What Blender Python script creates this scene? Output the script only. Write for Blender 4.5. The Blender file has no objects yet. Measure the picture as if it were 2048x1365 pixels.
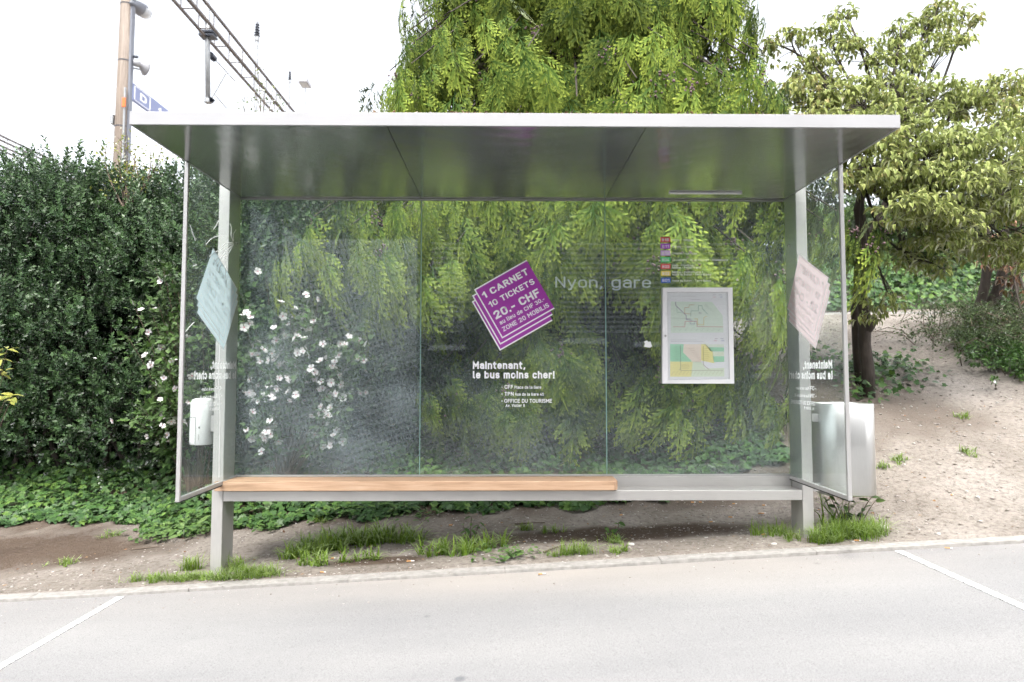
import bpy, bmesh, math, random
import numpy as np
from mathutils import Vector, Matrix

# ------------------------------------------------------------------ camera, sky, sun, exposure
SC = bpy.context.scene
COL = SC.collection
R_ = math.radians
rng = np.random.default_rng(7)
random.seed(7)

F = 1250.0; CX = 1024.0; CY = 682.5; CAMZ = 1.25
PITCH = math.atan((748 - CY) / F); YAW = 14.0 / F
cam = bpy.data.cameras.new('camera'); camo = bpy.data.objects.new('camera', cam); COL.objects.link(camo)
cam.sensor_width = 36.0; cam.lens = 36.0 * F / 2048.0; cam.clip_end = 2000; cam.clip_start = 0.05
camo.location = (0, 0, CAMZ)
camo.rotation_euler = (math.pi / 2 + PITCH, 0, -YAW)
cam.dof.use_dof = True; cam.dof.focus_distance = 4.6; cam.dof.aperture_fstop = 1.8
SC.camera = camo

SUN_EL = 58.0; SUN_AZ = -28.0            # azimuth measured from behind the camera towards the left
world = bpy.data.worlds.new('World'); SC.world = world; world.use_nodes = True
wn = world.node_tree.nodes; wl = world.node_tree.links; wn.clear()
sky = wn.new('ShaderNodeTexSky'); sky.sky_type = 'NISHITA'; sky.sun_disc = False
sky.sun_elevation = R_(SUN_EL); sky.sun_rotation = R_(180 + SUN_AZ)
sky.dust_density = 4.0; sky.air_density = 1.0; sky.ozone_density = 1.0
hs = wn.new('ShaderNodeHueSaturation'); hs.inputs['Saturation'].default_value = 0.22   # milky overcast: little blue left
bg = wn.new('ShaderNodeBackground'); bg.inputs['Strength'].default_value = 0.14
wo = wn.new('ShaderNodeOutputWorld')
wl.new(sky.outputs[0], hs.inputs['Color']); wl.new(hs.outputs[0], bg.inputs['Color']); wl.new(bg.outputs[0], wo.inputs['Surface'])

sun = bpy.data.lights.new('sun', 'SUN'); sun.energy = 1.4; sun.angle = R_(14); sun.color = (1.0, 0.96, 0.9)
suno = bpy.data.objects.new('sun', sun); COL.objects.link(suno)
_el, _az = R_(SUN_EL), R_(SUN_AZ)
_to = Vector((math.sin(_az) * math.cos(_el), -math.cos(_az) * math.cos(_el), math.sin(_el)))   # towards the sun
suno.rotation_euler = _to.to_track_quat('Z', 'Y').to_euler()

SC.view_settings.view_transform = 'Standard'; SC.view_settings.look = 'None'
SC.view_settings.exposure = 1.95; SC.view_settings.gamma = 1.0; SC.view_settings.use_curve_mapping = False
SC.render.engine = 'CYCLES'
cy = SC.cycles
cy.use_denoising = True
cy.max_bounces = 5; cy.diffuse_bounces = 2; cy.glossy_bounces = 3; cy.transmission_bounces = 2
cy.transparent_max_bounces = 14; cy.use_adaptive_sampling = True; cy.adaptive_threshold = .045; cy.caustics_reflective = False; cy.caustics_refractive = False
cy.sample_clamp_indirect = 6.0; cy.debug_use_spatial_splits = True

# ------------------------------------------------------------------ helpers
_fw = np.array([math.sin(YAW) * math.cos(PITCH), math.cos(YAW) * math.cos(PITCH), math.sin(PITCH)])
_rt = np.array([math.cos(YAW), -math.sin(YAW), 0.0]); _up = np.cross(_rt, _fw)
_cp = np.array([0, 0, CAMZ])
def P(px, py, D):
    """world point at depth y = D that the photograph shows at pixel (px, py)"""
    d = _fw + (px - CX) / F * _rt - (py - CY) / F * _up
    return _cp + d * (D / d[1])
def sstep(a, b, x):
    t = np.clip((np.asarray(x, float) - a) / (b - a), 0, 1); return t * t * (3 - 2 * t)
def softplus(v, k):
    return k * np.logaddexp(0, v / k)
def wob(x, y):
    return (np.sin(x * 1.7 + 1.3 * np.sin(y * 1.1)) * np.cos(y * 1.9 + .7 * np.sin(x * 2.3)) * .5 +
            np.sin(x * 4.1 + y * 2.7 + 1.0) * .25 + np.sin(x * 7.3 - y * 6.1 + 2.0) * .15 + np.sin(x * 13.1 + 4) * np.sin(y * 11.7 + x) * .12)
def GZ(x, y):
    """height of the ground"""
    x = np.asarray(x, float); y = np.asarray(y, float)
    base = .054 * 20 * np.tanh(x / 20)
    s = .17 + .10 * sstep(-5, 1, x) + .075 * sstep(1.5, 3.5, x)
    k = 5.25 - .85 * sstep(1.2, 3.4, x)
    h = s * softplus(y - k, .22)
    cap = 2.02
    h = cap - softplus(cap - h, .12)
    n = wob(x, y) * .022 * sstep(4.12, 4.6, y)
    return base + np.maximum(h, 0) + n
def ghit(px, py):
    lo, hi = 2.0, 14.0
    for _ in range(50):
        m = (lo + hi) / 2; q = P(px, py, m)
        if q[2] > GZ(q[0], q[1]): lo = m
        else: hi = m
    q = P(px, py, lo); q[2] = GZ(q[0], q[1]); return q

def tag(o, label=None, cat=None, group=None, kind=None):
    if label: o['label'] = label
    if cat: o['category'] = cat
    if group: o['group'] = group
    if kind: o['kind'] = kind
    return o
def empty(name, loc, label, cat, group=None):
    o = bpy.data.objects.new(name, None); COL.objects.link(o); o.location = loc
    o.empty_display_size = .2
    return tag(o, label, cat, group)
def par(o, p):
    o.parent = p
    if p.type == 'EMPTY':
        o.matrix_parent_inverse = Matrix.Translation(-Vector(p.location))
def link(name, me, parent=None, kind=None):
    o = bpy.data.objects.new(name, me); COL.objects.link(o)
    if parent is not None: par(o, parent)
    if kind: o['kind'] = kind
    return o
def mesh_fast(name, V, faces, mats=None, attrs=None, smooth=False):
    """V (n,3); faces: list of (m,k) int arrays"""
    me = bpy.data.meshes.new(name)
    V = np.ascontiguousarray(V, np.float32)
    if not isinstance(faces, (list, tuple)): faces = [faces]
    loops = np.concatenate([f.reshape(-1) for f in faces]).astype(np.int32)
    tot = np.concatenate([np.full(len(f), f.shape[1], np.int32) for f in faces])
    st = np.concatenate([[0], np.cumsum(tot)[:-1]]).astype(np.int32)
    me.vertices.add(len(V)); me.vertices.foreach_set('co', V.reshape(-1))
    me.loops.add(len(loops)); me.loops.foreach_set('vertex_index', loops)
    me.polygons.add(len(tot)); me.polygons.foreach_set('loop_start', st); me.polygons.foreach_set('loop_total', tot)
    if smooth: me.polygons.foreach_set('use_smooth', np.ones(len(tot), bool))
    if attrs:
        for k, v in attrs.items():
            a = me.attributes.new(k, 'FLOAT', 'POINT'); a.data.foreach_set('value', np.ascontiguousarray(v, np.float32))
    me.update(calc_edges=True)
    if mats is not None: me.materials.append(mats)
    return me
class MB:
    def __init__(s): s.v = []; s.f = []
    def add(s, V, Fs):
        o = len(s.v); s.v += [tuple(map(float, q)) for q in V]; s.f += [tuple(int(i) + o for i in f) for f in Fs]; return s
    def box(s, x0, x1, y0, y1, z0, z1):
        return s.add([(x0,y0,z0),(x1,y0,z0),(x1,y1,z0),(x0,y1,z0),(x0,y0,z1),(x1,y0,z1),(x1,y1,z1),(x0,y1,z1)],
                     [(0,3,2,1),(4,5,6,7),(0,1,5,4),(1,2,6,5),(2,3,7,6),(3,0,4,7)])
    def tube(s, pts, rad, n=8, cap=True):
        pts = [Vector(p) for p in pts]
        if not hasattr(rad, '__len__'): rad = [rad] * len(pts)
        rings = []; prev = None
        for i, p in enumerate(pts):
            t = (pts[min(i + 1, len(pts) - 1)] - pts[max(i - 1, 0)]).normalized()
            if prev is None:
                a = Vector((0, 0, 1)) if abs(t.z) < .9 else Vector((1, 0, 0)); u = t.cross(a).normalized()
            else:
                u = (prev - t * prev.dot(t)).normalized()
            prev = u; w = t.cross(u)
            rings.append([p + (u * math.cos(2*math.pi*k/n) + w * math.sin(2*math.pi*k/n)) * rad[i] for k in range(n)])
        V = [q for r in rings for q in r]; Fs = []
        for i in range(len(pts) - 1):
            for k in range(n):
                Fs.append((i*n+k, i*n+(k+1) % n, (i+1)*n+(k+1) % n, (i+1)*n+k))
        if cap: Fs.append(tuple(reversed(range(n)))); Fs.append(tuple((len(pts)-1)*n + k for k in range(n)))
        return s.add(V, Fs)
    def lathe(s, prof, cx=0, cy=0, n=24):
        V = []; Fs = []
        for r, z in prof:
            for k in range(n): V.append((cx + r*math.cos(2*math.pi*k/n), cy + r*math.sin(2*math.pi*k/n), z))
        for i in range(len(prof)-1):
            for k in range(n): Fs.append((i*n+k, i*n+(k+1) % n, (i+1)*n+(k+1) % n, (i+1)*n+k))
        return s.add(V, Fs)
    def build(s, name, mat, parent=None, bevel=0, smooth=False, kind=None, segs=2):
        me = bpy.data.meshes.new(name); me.from_pydata(s.v, [], s.f)
        if bevel:
            bm = bmesh.new(); bm.from_mesh(me)
            bmesh.ops.bevel(bm, geom=list(bm.edges), offset=bevel, segments=segs, profile=.5, affect='EDGES')
            bm.to_mesh(me); bm.free()
        if smooth:
            for p in me.polygons: p.use_smooth = True
        me.update(); me.materials.append(mat)
        return link(name, me, parent, kind)
def box(name, lo, hi, mat, parent=None, bevel=.003, kind=None):
    return MB().box(lo[0], hi[0], lo[1], hi[1], lo[2], hi[2]).build(name, mat, parent, bevel, kind=kind)
def norm(a): return a / np.maximum(np.linalg.norm(a, axis=-1, keepdims=True), 1e-9)
def frames(d, n):
    """rotation matrices with local Y along d and local Z close to n"""
    d = norm(d); x = norm(np.cross(d, n)); n = np.cross(x, d)
    return np.stack([x, d, n], axis=-1)
def scatter(tpl, Rm, T, S, rnd=None):
    """copies of a template joined into arrays"""
    V, Fs, tip = tpl
    k = len(T); nv = len(V); S = np.asarray(S, float).reshape(-1)
    W = np.einsum('kij,nj->kni', Rm, V) * S[:, None, None] + T[:, None, :]
    if rnd is None: rnd = rng.random(k)
    Fo = [(f[None] + (np.arange(k) * nv)[:, None, None]).reshape(-1, f.shape[1]) for f in Fs]
    return W.reshape(-1, 3), Fo, np.tile(tip, k), np.repeat(rnd, nv)
def joined(parts):
    Vs = []; byk = {}; tips = []; rn = []; o = 0
    for V, Fs, t, r in parts:
        for f in Fs: byk.setdefault(f.shape[1], []).append(f + o)
        Vs.append(V); tips.append(t); rn.append(r); o += len(V)
    return np.concatenate(Vs), [np.concatenate(v) for v in byk.values()], np.concatenate(tips), np.concatenate(rn)
def foliage(name, parts, mat, parent=None, kind='stuff'):
    V, Fs, t, r = joined(parts)
    me = mesh_fast(name, V, Fs, mat, {'tip': t, 'rnd': r})
    return link(name, me, parent, kind)
def rdir(k): return norm(rng.normal(size=(k, 3)))

# ------------------------------------------------------------------ materials
def new_mat(name):
    m = bpy.data.materials.new(name); m.use_nodes = True; n = m.node_tree.nodes; n.clear()
    return m, n, m.node_tree.links
def N(n, t, **kw):
    x = n.new(t)
    for k, v in kw.items():
        if k in x.inputs.keys(): x.inputs[k].default_value = v
        else: setattr(x, k, v)
    return x
def ramp(n, stops):
    r = n.new('ShaderNodeValToRGB'); e = r.color_ramp.elements
    while len(e) < len(stops): e.new(.5)
    for i, (p, c) in enumerate(stops):
        e[i].position = p; e[i].color = (*c, 1) if len(c) == 3 else c
    return r
def plain(name, col, rough=.5, metal=0, spec=.5, noise=0, nscale=30, bump=0, bscale=200, stretch=None):
    m, n, l = new_mat(name)
    b = N(n, 'ShaderNodeBsdfPrincipled', Roughness=rough, Metallic=metal); b.inputs['Specular IOR Level'].default_value = spec
    b.inputs['Base Color'].default_value = (*col, 1)
    o = n.new('ShaderNodeOutputMaterial'); l.new(b.outputs[0], o.inputs[0])
    if noise or bump:
        tc = n.new('ShaderNodeTexCoord'); mp = n.new('ShaderNodeMapping'); l.new(tc.outputs['Object'], mp.inputs[0])
        if stretch: mp.inputs['Scale'].default_value = stretch
        t = N(n, 'ShaderNodeTexNoise', Scale=nscale, Detail=5.0); l.new(mp.outputs[0], t.inputs['Vector'])
        if noise:
            r = ramp(n, [(.3, [c * (1 - noise) for c in col]), (.7, [min(1, c * (1 + noise)) for c in col])])
            l.new(t.outputs['Fac'], r.inputs[0]); l.new(r.outputs[0], b.inputs['Base Color'])
        if bump:
            t2 = N(n, 'ShaderNodeTexNoise', Scale=bscale, Detail=4.0); l.new(mp.outputs[0], t2.inputs['Vector'])
            bp = N(n, 'ShaderNodeBump', Strength=bump, Distance=.01); l.new(t2.outputs['Fac'], bp.inputs['Height']); l.new(bp.outputs[0], b.inputs['Normal'])
    return m
def leafmat(name, cols, tipcol=None, tipamt=.6, trans=.3, rough=.5, spec=.35, objrand=False, vary=0):
    """cols: ramp over the leaf's own random value; tipcol: colour of young tips or margins"""
    m, n, l = new_mat(name)
    if objrand:
        oi = n.new('ShaderNodeObjectInfo'); rv = oi.outputs['Random']
    else:
        a = N(n, 'ShaderNodeAttribute', attribute_name='rnd'); rv = a.outputs['Fac']
    r = ramp(n, [(i / max(1, len(cols) - 1), c) for i, c in enumerate(cols)]); l.new(rv, r.inputs[0])
    colo = r.outputs[0]
    if tipcol:
        t = N(n, 'ShaderNodeAttribute', attribute_name='tip')
        mu = N(n, 'ShaderNodeMath', operation='MULTIPLY'); mu.inputs[1].default_value = tipamt; l.new(t.outputs['Fac'], mu.inputs[0])
        if vary:
            v_ = N(n, 'ShaderNodeMapRange'); v_.inputs['From Min'].default_value = .15; v_.inputs['From Max'].default_value = .75; v_.inputs['To Min'].default_value = 1 - vary; l.new(rv, v_.inputs['Value'])
            m0 = N(n, 'ShaderNodeMath', operation='MULTIPLY'); l.new(mu.outputs[0], m0.inputs[0]); l.new(v_.outputs[0], m0.inputs[1]); mu = m0
        mx = N(n, 'ShaderNodeMix', data_type='RGBA'); l.new(mu.outputs[0], mx.inputs['Factor']); l.new(colo, mx.inputs[6]); mx.inputs[7].default_value = (*tipcol, 1)
        colo = mx.outputs[2]
    b = n.new('ShaderNodeBsdfDiffuse'); l.new(colo, b.inputs['Color'])
    tr = n.new('ShaderNodeBsdfTranslucent'); l.new(colo, tr.inputs[0])
    ms = N(n, 'ShaderNodeMixShader'); ms.inputs[0].default_value = trans
    l.new(b.outputs[0], ms.inputs[1]); l.new(tr.outputs[0], ms.inputs[2])
    gl = N(n, 'ShaderNodeBsdfGlossy', Roughness=rough); lw = N(n, 'ShaderNodeFresnel', IOR=1.38)
    sc_ = N(n, 'ShaderNodeMath', operation='MULTIPLY'); sc_.inputs[1].default_value = spec * 1.6; l.new(lw.outputs[0], sc_.inputs[0])
    m2 = n.new('ShaderNodeMixShader'); l.new(sc_.outputs[0], m2.inputs[0]); l.new(ms.outputs[0], m2.inputs[1]); l.new(gl.outputs[0], m2.inputs[2])
    o = n.new('ShaderNodeOutputMaterial'); l.new(m2.outputs[0], o.inputs[0])
    return m
M = {}
def brushed(name, col, rough, metal, stretch, amp=.06, bump=.03, patch=.12, swirl=0):
    """rolled sheet steel: streaks along one direction, faint smears"""
    m, n, l = new_mat(name)
    tc = n.new('ShaderNodeTexCoord'); mp = n.new('ShaderNodeMapping'); mp.inputs['Scale'].default_value = stretch
    l.new(tc.outputs['Object'], mp.inputs[0])
    t = N(n, 'ShaderNodeTexNoise', Scale=40.0, Detail=3.0); l.new(mp.outputs[0], t.inputs['Vector'])
    t2 = N(n, 'ShaderNodeTexNoise', Scale=2.5, Detail=5.0); l.new(tc.outputs['Object'], t2.inputs['Vector'])
    b = N(n, 'ShaderNodeBsdfPrincipled', Metallic=metal)
    r = ramp(n, [(.25, [c * (1 - amp) for c in col]), (.75, [min(1, c * (1 + amp)) for c in col])])
    l.new(t.outputs['Fac'], r.inputs[0])
    r2 = ramp(n, [(.3, (1 - patch,) * 3), (.7, (1, 1, 1))]); l.new(t2.outputs['Fac'], r2.inputs[0])
    mx = N(n, 'ShaderNodeMix', data_type='RGBA', blend_type='MULTIPLY'); mx.inputs['Factor'].default_value = 1
    l.new(r.outputs[0], mx.inputs[6]); l.new(r2.outputs[0], mx.inputs[7]); l.new(mx.outputs[2], b.inputs['Base Color'])
    mr = N(n, 'ShaderNodeMapRange'); mr.inputs['To Min'].default_value = rough * .8; mr.inputs['To Max'].default_value = rough * 1.25
    l.new(t2.outputs['Fac'], mr.inputs['Value']); l.new(mr.outputs[0], b.inputs['Roughness'])
    bp = N(n, 'ShaderNodeBump', Strength=bump, Distance=.004); l.new(t.outputs['Fac'], bp.inputs['Height']); l.new(bp.outputs[0], b.inputs['Normal'])
    if swirl:                                             # arcs left by the polishing disc
        mp2 = n.new('ShaderNodeMapping'); mp2.inputs['Location'].default_value = (-.1, -2.2, 0); l.new(tc.outputs['Object'], mp2.inputs[0])
        wv = N(n, 'ShaderNodeTexWave', wave_type='RINGS', rings_direction='Z', Scale=2.6, Distortion=5.0, Detail=3.0); wv.inputs['Detail Scale'].default_value = .6; l.new(mp2.outputs[0], wv.inputs[0])
        b2 = N(n, 'ShaderNodeBump', Strength=swirl, Distance=.01); l.new(wv.outputs['Fac'], b2.inputs['Height']); l.new(bp.outputs[0], b2.inputs['Normal']); l.new(b2.outputs[0], b.inputs['Normal'])
    o = n.new('ShaderNodeOutputMaterial'); l.new(b.outputs[0], o.inputs[0])
    return m
M['steel'] = brushed('brushed_steel', (.50, .49, .475), .38, .55, (8, 8, .35))
M['steel_h'] = brushed('brushed_steel_lengthwise', (.50, .49, .475), .36, .6, (.25, 9, 9))
M['fascia'] = brushed('satin_aluminium', (.35, .35, .36), .42, .15, (.2, 6, 6), amp=.02, patch=.05)
M['ceiling'] = brushed('mirror_steel', (.50, .505, .51), .17, .86, (.35, 7, 7), amp=.05, bump=.012, patch=.2, swirl=.05)
M['frame'] = plain('anodised_frame', (.42, .415, .41), .4, .5)
M['rubber'] = plain('black_rubber', (.02, .02, .02), .6)
M['joint'] = plain('glass_edge', (.22, .36, .32), .3)
M['purple'] = plain('purple_film', (.35, .038, .36), .4, noise=.05, nscale=8)
def film(name, col, tr=.5):
    m, n, l = new_mat(name)
    d = N(n, 'ShaderNodeBsdfPrincipled', Roughness=.5); d.inputs['Base Color'].default_value = (*col, 1); d.inputs['Specular IOR Level'].default_value = .3
    t = n.new('ShaderNodeBsdfTranslucent'); t.inputs[0].default_value = (*col, 1)
    ms = n.new('ShaderNodeMixShader'); ms.inputs[0].default_value = tr; o = n.new('ShaderNodeOutputMaterial')
    l.new(d.outputs[0], ms.inputs[1]); l.new(t.outputs[0], ms.inputs[2]); l.new(ms.outputs[0], o.inputs[0]); return m
M['white'] = film('white_print', (.93, .93, .93), .08); M['white_side'] = film('white_print_side', (.93, .93, .93), .7)
M['backblue'] = film('pale_blue_film', (.76, .90, .94), .5); M['backpink'] = film('pale_pink_film', (.93, .79, .80), .5)
M['backbluetext'] = film('pale_blue_film_print', (.90, .97, .98), .4); M['backpinktext'] = film('pale_pink_film_print', (.99, .95, .95), .4)
def glassmat(name, tint, refl=1.0, spots=0.0, veil=0.02, spot_rot=0, cap=.6, dust_or_haze=(.72, .78, .80)):
    m, n, l = new_mat(name)
    tr = n.new('ShaderNodeBsdfTransparent'); tr.inputs[0].default_value = (*tint, 1)
    gl = N(n, 'ShaderNodeBsdfGlossy', Roughness=.012); gl.inputs['Color'].default_value = (.92, .97, 1, 1)
    fr = N(n, 'ShaderNodeFresnel', IOR=1.5)
    tc = n.new('ShaderNodeTexCoord')
    mu = N(n, 'ShaderNodeMath', operation='MULTIPLY'); mu.inputs[1].default_value = refl; l.new(fr.outputs[0], mu.inputs[0])
    mn = N(n, 'ShaderNodeMath', operation='MINIMUM'); mn.inputs[1].default_value = cap; l.new(mu.outputs[0], mn.inputs[0]); f = mn.outputs[0]
    if spots:
        # quench marks of toughened glass: a regular lattice of weaker reflecting spots
        mp = n.new('ShaderNodeMapping'); l.new(tc.outputs['Object'], mp.inputs[0]); mp.inputs['Rotation'].default_value = (0, R_(spot_rot), 0)
        w1 = N(n, 'ShaderNodeTexWave', Scale=9.5, Distortion=1.6, bands_direction='X'); w1.inputs['Detail Scale'].default_value = .35; w1.inputs['Detail'].default_value = 1.0
        w2 = N(n, 'ShaderNodeTexWave', Scale=7.2, Distortion=1.6, bands_direction='Z'); w2.inputs['Detail Scale'].default_value = .35; w2.inputs['Detail'].default_value = 1.0
        l.new(mp.outputs[0], w1.inputs[0]); l.new(mp.outputs[0], w2.inputs[0])
        mm = N(n, 'ShaderNodeMath', operation='MULTIPLY'); l.new(w1.outputs['Fac'], mm.inputs[0]); l.new(w2.outputs['Fac'], mm.inputs[1])
        mr = N(n, 'ShaderNodeMapRange'); mr.inputs['To Min'].default_value = 1 - spots * .3; mr.inputs['To Max'].default_value = 1 - spots; mr.inputs['From Max'].default_value = .8
        mr.inputs['To Min'].default_value = 1.0
        l.new(mm.outputs[0], mr.inputs['Value'])
        m3 = N(n, 'ShaderNodeMath', operation='MULTIPLY'); l.new(f, m3.inputs[0]); l.new(mr.outputs[0], m3.inputs[1]); f = m3.outputs[0]
    ms = n.new('ShaderNodeMixShader'); l.new(f, ms.inputs[0]); l.new(tr.outputs[0], ms.inputs[1]); l.new(gl.outputs[0], ms.inputs[2])
    # faint dusty film plus painted haze standing in for reflected sky
    df = n.new('ShaderNodeBsdfDiffuse'); df.inputs[0].default_value = (*dust_or_haze, 1)
    tl = n.new('ShaderNodeBsdfTranslucent'); tl.inputs[0].default_value = (*dust_or_haze, 1)
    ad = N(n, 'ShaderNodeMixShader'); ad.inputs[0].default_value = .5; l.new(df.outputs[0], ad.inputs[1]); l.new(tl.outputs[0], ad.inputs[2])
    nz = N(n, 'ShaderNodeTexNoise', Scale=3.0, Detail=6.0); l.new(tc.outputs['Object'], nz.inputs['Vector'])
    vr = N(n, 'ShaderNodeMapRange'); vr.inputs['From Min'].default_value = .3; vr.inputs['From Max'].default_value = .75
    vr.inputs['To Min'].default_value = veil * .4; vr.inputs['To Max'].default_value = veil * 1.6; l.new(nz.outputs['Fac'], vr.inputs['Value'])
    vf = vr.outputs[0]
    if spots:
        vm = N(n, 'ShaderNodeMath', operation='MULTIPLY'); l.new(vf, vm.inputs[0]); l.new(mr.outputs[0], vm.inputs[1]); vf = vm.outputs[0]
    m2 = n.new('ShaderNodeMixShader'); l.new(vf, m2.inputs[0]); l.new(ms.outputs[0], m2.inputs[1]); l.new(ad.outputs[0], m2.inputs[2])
    o = n.new('ShaderNodeOutputMaterial'); l.new(m2.outputs[0], o.inputs[0])
    return m
M['glass'] = glassmat('toughened_glass', (.955, .985, .975), 1.4, .4, .075, 18, dust_or_haze=(.70, .79, .82))
M['glass_dusty'] = glassmat('toughened_glass_dusty', (.95, .98, .975), .55, .42, .19, 18, dust_or_haze=(.70, .80, .86))  # left pane: haze of the reflected sky painted in most strongly
M['glass_mid'] = glassmat('toughened_glass_film', (.955, .985, .975), 1.4, .4, .105, 24, dust_or_haze=(.70, .79, .82))
M['glass_side'] = glassmat('toughened_glass_side', (.96, .985, .975), .5, 0, .03, -20, .07)
M['glass_case'] = glassmat('acrylic', (.99, .99, .99), .4, 0, .02)

def dirtmat():
    m, n, l = new_mat('bare_soil')
    tc = n.new('ShaderNodeTexCoord')
    n1 = N(n, 'ShaderNodeTexNoise', Scale=1.1, Detail=6.0, Roughness=.6); n2 = N(n, 'ShaderNodeTexNoise', Scale=26.0, Detail=8.0, Roughness=.7)
    n3 = N(n, 'ShaderNodeTexVoronoi', Scale=75.0)
    for t in (n1, n2, n3): l.new(tc.outputs['Object'], t.inputs['Vector'])
    r1 = ramp(n, [(.3, (.155, .136, .118)), (.5, (.212, .189, .166)), (.72, (.285, .26, .235))]); l.new(n1.outputs['Fac'], r1.inputs[0])
    r2 = ramp(n, [(.3, (.42, .39, .37)), (.5, (1, 1, 1)), (.75, (1.3, 1.29, 1.27))]); l.new(n2.outputs['Fac'], r2.inputs[0])
    mx = N(n, 'ShaderNodeMix', data_type='RGBA', blend_type='MULTIPLY'); mx.inputs['Factor'].default_value = .9
    l.new(r1.outputs[0], mx.inputs[6]); l.new(r2.outputs[0], mx.inputs[7])
    at = N(n, 'ShaderNodeAttribute', attribute_name='damp')
    ad = N(n, 'ShaderNodeMath', operation='MULTIPLY'); l.new(at.outputs['Fac'], ad.inputs[0]); l.new(n2.outputs['Fac'], ad.inputs[1])
    mr = N(n, 'ShaderNodeMapRange'); mr.inputs['From Min'].default_value = .10; mr.inputs['From Max'].default_value = .40; l.new(ad.outputs[0], mr.inputs['Value'])
    m2 = N(n, 'ShaderNodeMix', data_type='RGBA'); l.new(mr.outputs[0], m2.inputs['Factor']); l.new(mx.outputs[2], m2.inputs[6]); m2.inputs[7].default_value = (.085, .063, .048, 1)
    b = N(n, 'ShaderNodeBsdfPrincipled', Roughness=.95); b.inputs['Specular IOR Level'].default_value = .15
    l.new(m2.outputs[2], b.inputs['Base Color'])
    b1 = N(n, 'ShaderNodeBump', Strength=.7, Distance=.02); l.new(n2.outputs['Fac'], b1.inputs['Height'])
    b2 = N(n, 'ShaderNodeBump', Strength=.5, Distance=.008); l.new(n3.outputs['Distance'], b2.inputs['Height']); l.new(b1.outputs[0], b2.inputs['Normal']); l.new(b2.outputs[0], b.inputs['Normal'])
    o = n.new('ShaderNodeOutputMaterial'); l.new(b.outputs[0], o.inputs[0]); return m
M['dirt'] = dirtmat()
def roadmat():
    m, n, l = new_mat('pale_worn_asphalt')
    tc = n.new('ShaderNodeTexCoord'); mp = n.new('ShaderNodeMapping'); mp.inputs['Scale'].default_value = (.5, 1.6, 1); l.new(tc.outputs['Object'], mp.inputs[0])
    n1 = N(n, 'ShaderNodeTexNoise', Scale=1.0, Detail=5.0); l.new(mp.outputs[0], n1.inputs['Vector'])
    n2 = N(n, 'ShaderNodeTexNoise', Scale=170.0, Detail=4.0, Roughness=.7); l.new(tc.outputs['Object'], n2.inputs['Vector'])
    n3 = N(n, 'ShaderNodeTexVoronoi', Scale=2.3); n3.inputs['Randomness'].default_value = 1.0; l.new(tc.outputs['Object'], n3.inputs['Vector'])
    r1 = ramp(n, [(.3, (.190, .190, .194)), (.7, (.242, .240, .238))]); l.new(n1.outputs['Fac'], r1.inputs[0])
    r2 = ramp(n, [(.3, (.60, .60, .61)), (.5, (1, 1, 1)), (.72, (1.18, 1.18, 1.17))]); l.new(n2.outputs['Fac'], r2.inputs[0])
    r3 = ramp(n, [(.045, (.62, .63, .66)), (.075, (1, 1, 1))]); l.new(n3.outputs['Distance'], r3.inputs[0])
    mx = N(n, 'ShaderNodeMix', data_type='RGBA', blend_type='MULTIPLY'); mx.inputs['Factor'].default_value = 1; l.new(r1.outputs[0], mx.inputs[6]); l.new(r2.outputs[0], mx.inputs[7])
    m2 = N(n, 'ShaderNodeMix', data_type='RGBA', blend_type='MULTIPLY'); m2.inputs['Factor'].default_value = 1; l.new(mx.outputs[2], m2.inputs[6]); l.new(r3.outputs[0], m2.inputs[7])
    # dust blown off the soil along the kerb
    at = N(n, 'ShaderNodeAttribute', attribute_name='dust'); dm = N(n, 'ShaderNodeMath', operation='MULTIPLY'); l.new(at.outputs['Fac'], dm.inputs[0]); l.new(n1.outputs['Fac'], dm.inputs[1])
    m3 = N(n, 'ShaderNodeMix', data_type='RGBA'); l.new(dm.outputs[0], m3.inputs['Factor']); l.new(m2.outputs[2], m3.inputs[6]); m3.inputs[7].default_value = (.31, .28, .25, 1)
    b = N(n, 'ShaderNodeBsdfPrincipled', Roughness=.85); b.inputs['Specular IOR Level'].default_value = .3; l.new(m3.outputs[2], b.inputs['Base Color'])
    bp = N(n, 'ShaderNodeBump', Strength=.35, Distance=.004); l.new(n2.outputs['Fac'], bp.inputs['Height']); l.new(bp.outputs[0], b.inputs['Normal'])
    o = n.new('ShaderNodeOutputMaterial'); l.new(b.outputs[0], o.inputs[0]); return m
M['road'] = roadmat()
M['kerb'] = plain('edging_stone', (.26, .25, .235), .9, noise=.2, nscale=25, bump=.3)
def paintmat():
    m, n, l = new_mat('worn_white_paint')
    tc = n.new('ShaderNodeTexCoord'); t = N(n, 'ShaderNodeTexNoise', Scale=60.0, Detail=6.0, Roughness=.75); l.new(tc.outputs['Object'], t.inputs['Vector'])
    r = ramp(n, [(.41, (.28, .28, .28)), (.50, (.70, .70, .69)), (.72, (.82, .82, .81))]); l.new(t.outputs['Fac'], r.inputs[0])
    b = N(n, 'ShaderNodeBsdfPrincipled', Roughness=.7); l.new(r.outputs[0], b.inputs['Base Color']); o = n.new('ShaderNodeOutputMaterial'); l.new(b.outputs[0], o.inputs[0]); return m
M['paint'] = paintmat()
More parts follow.
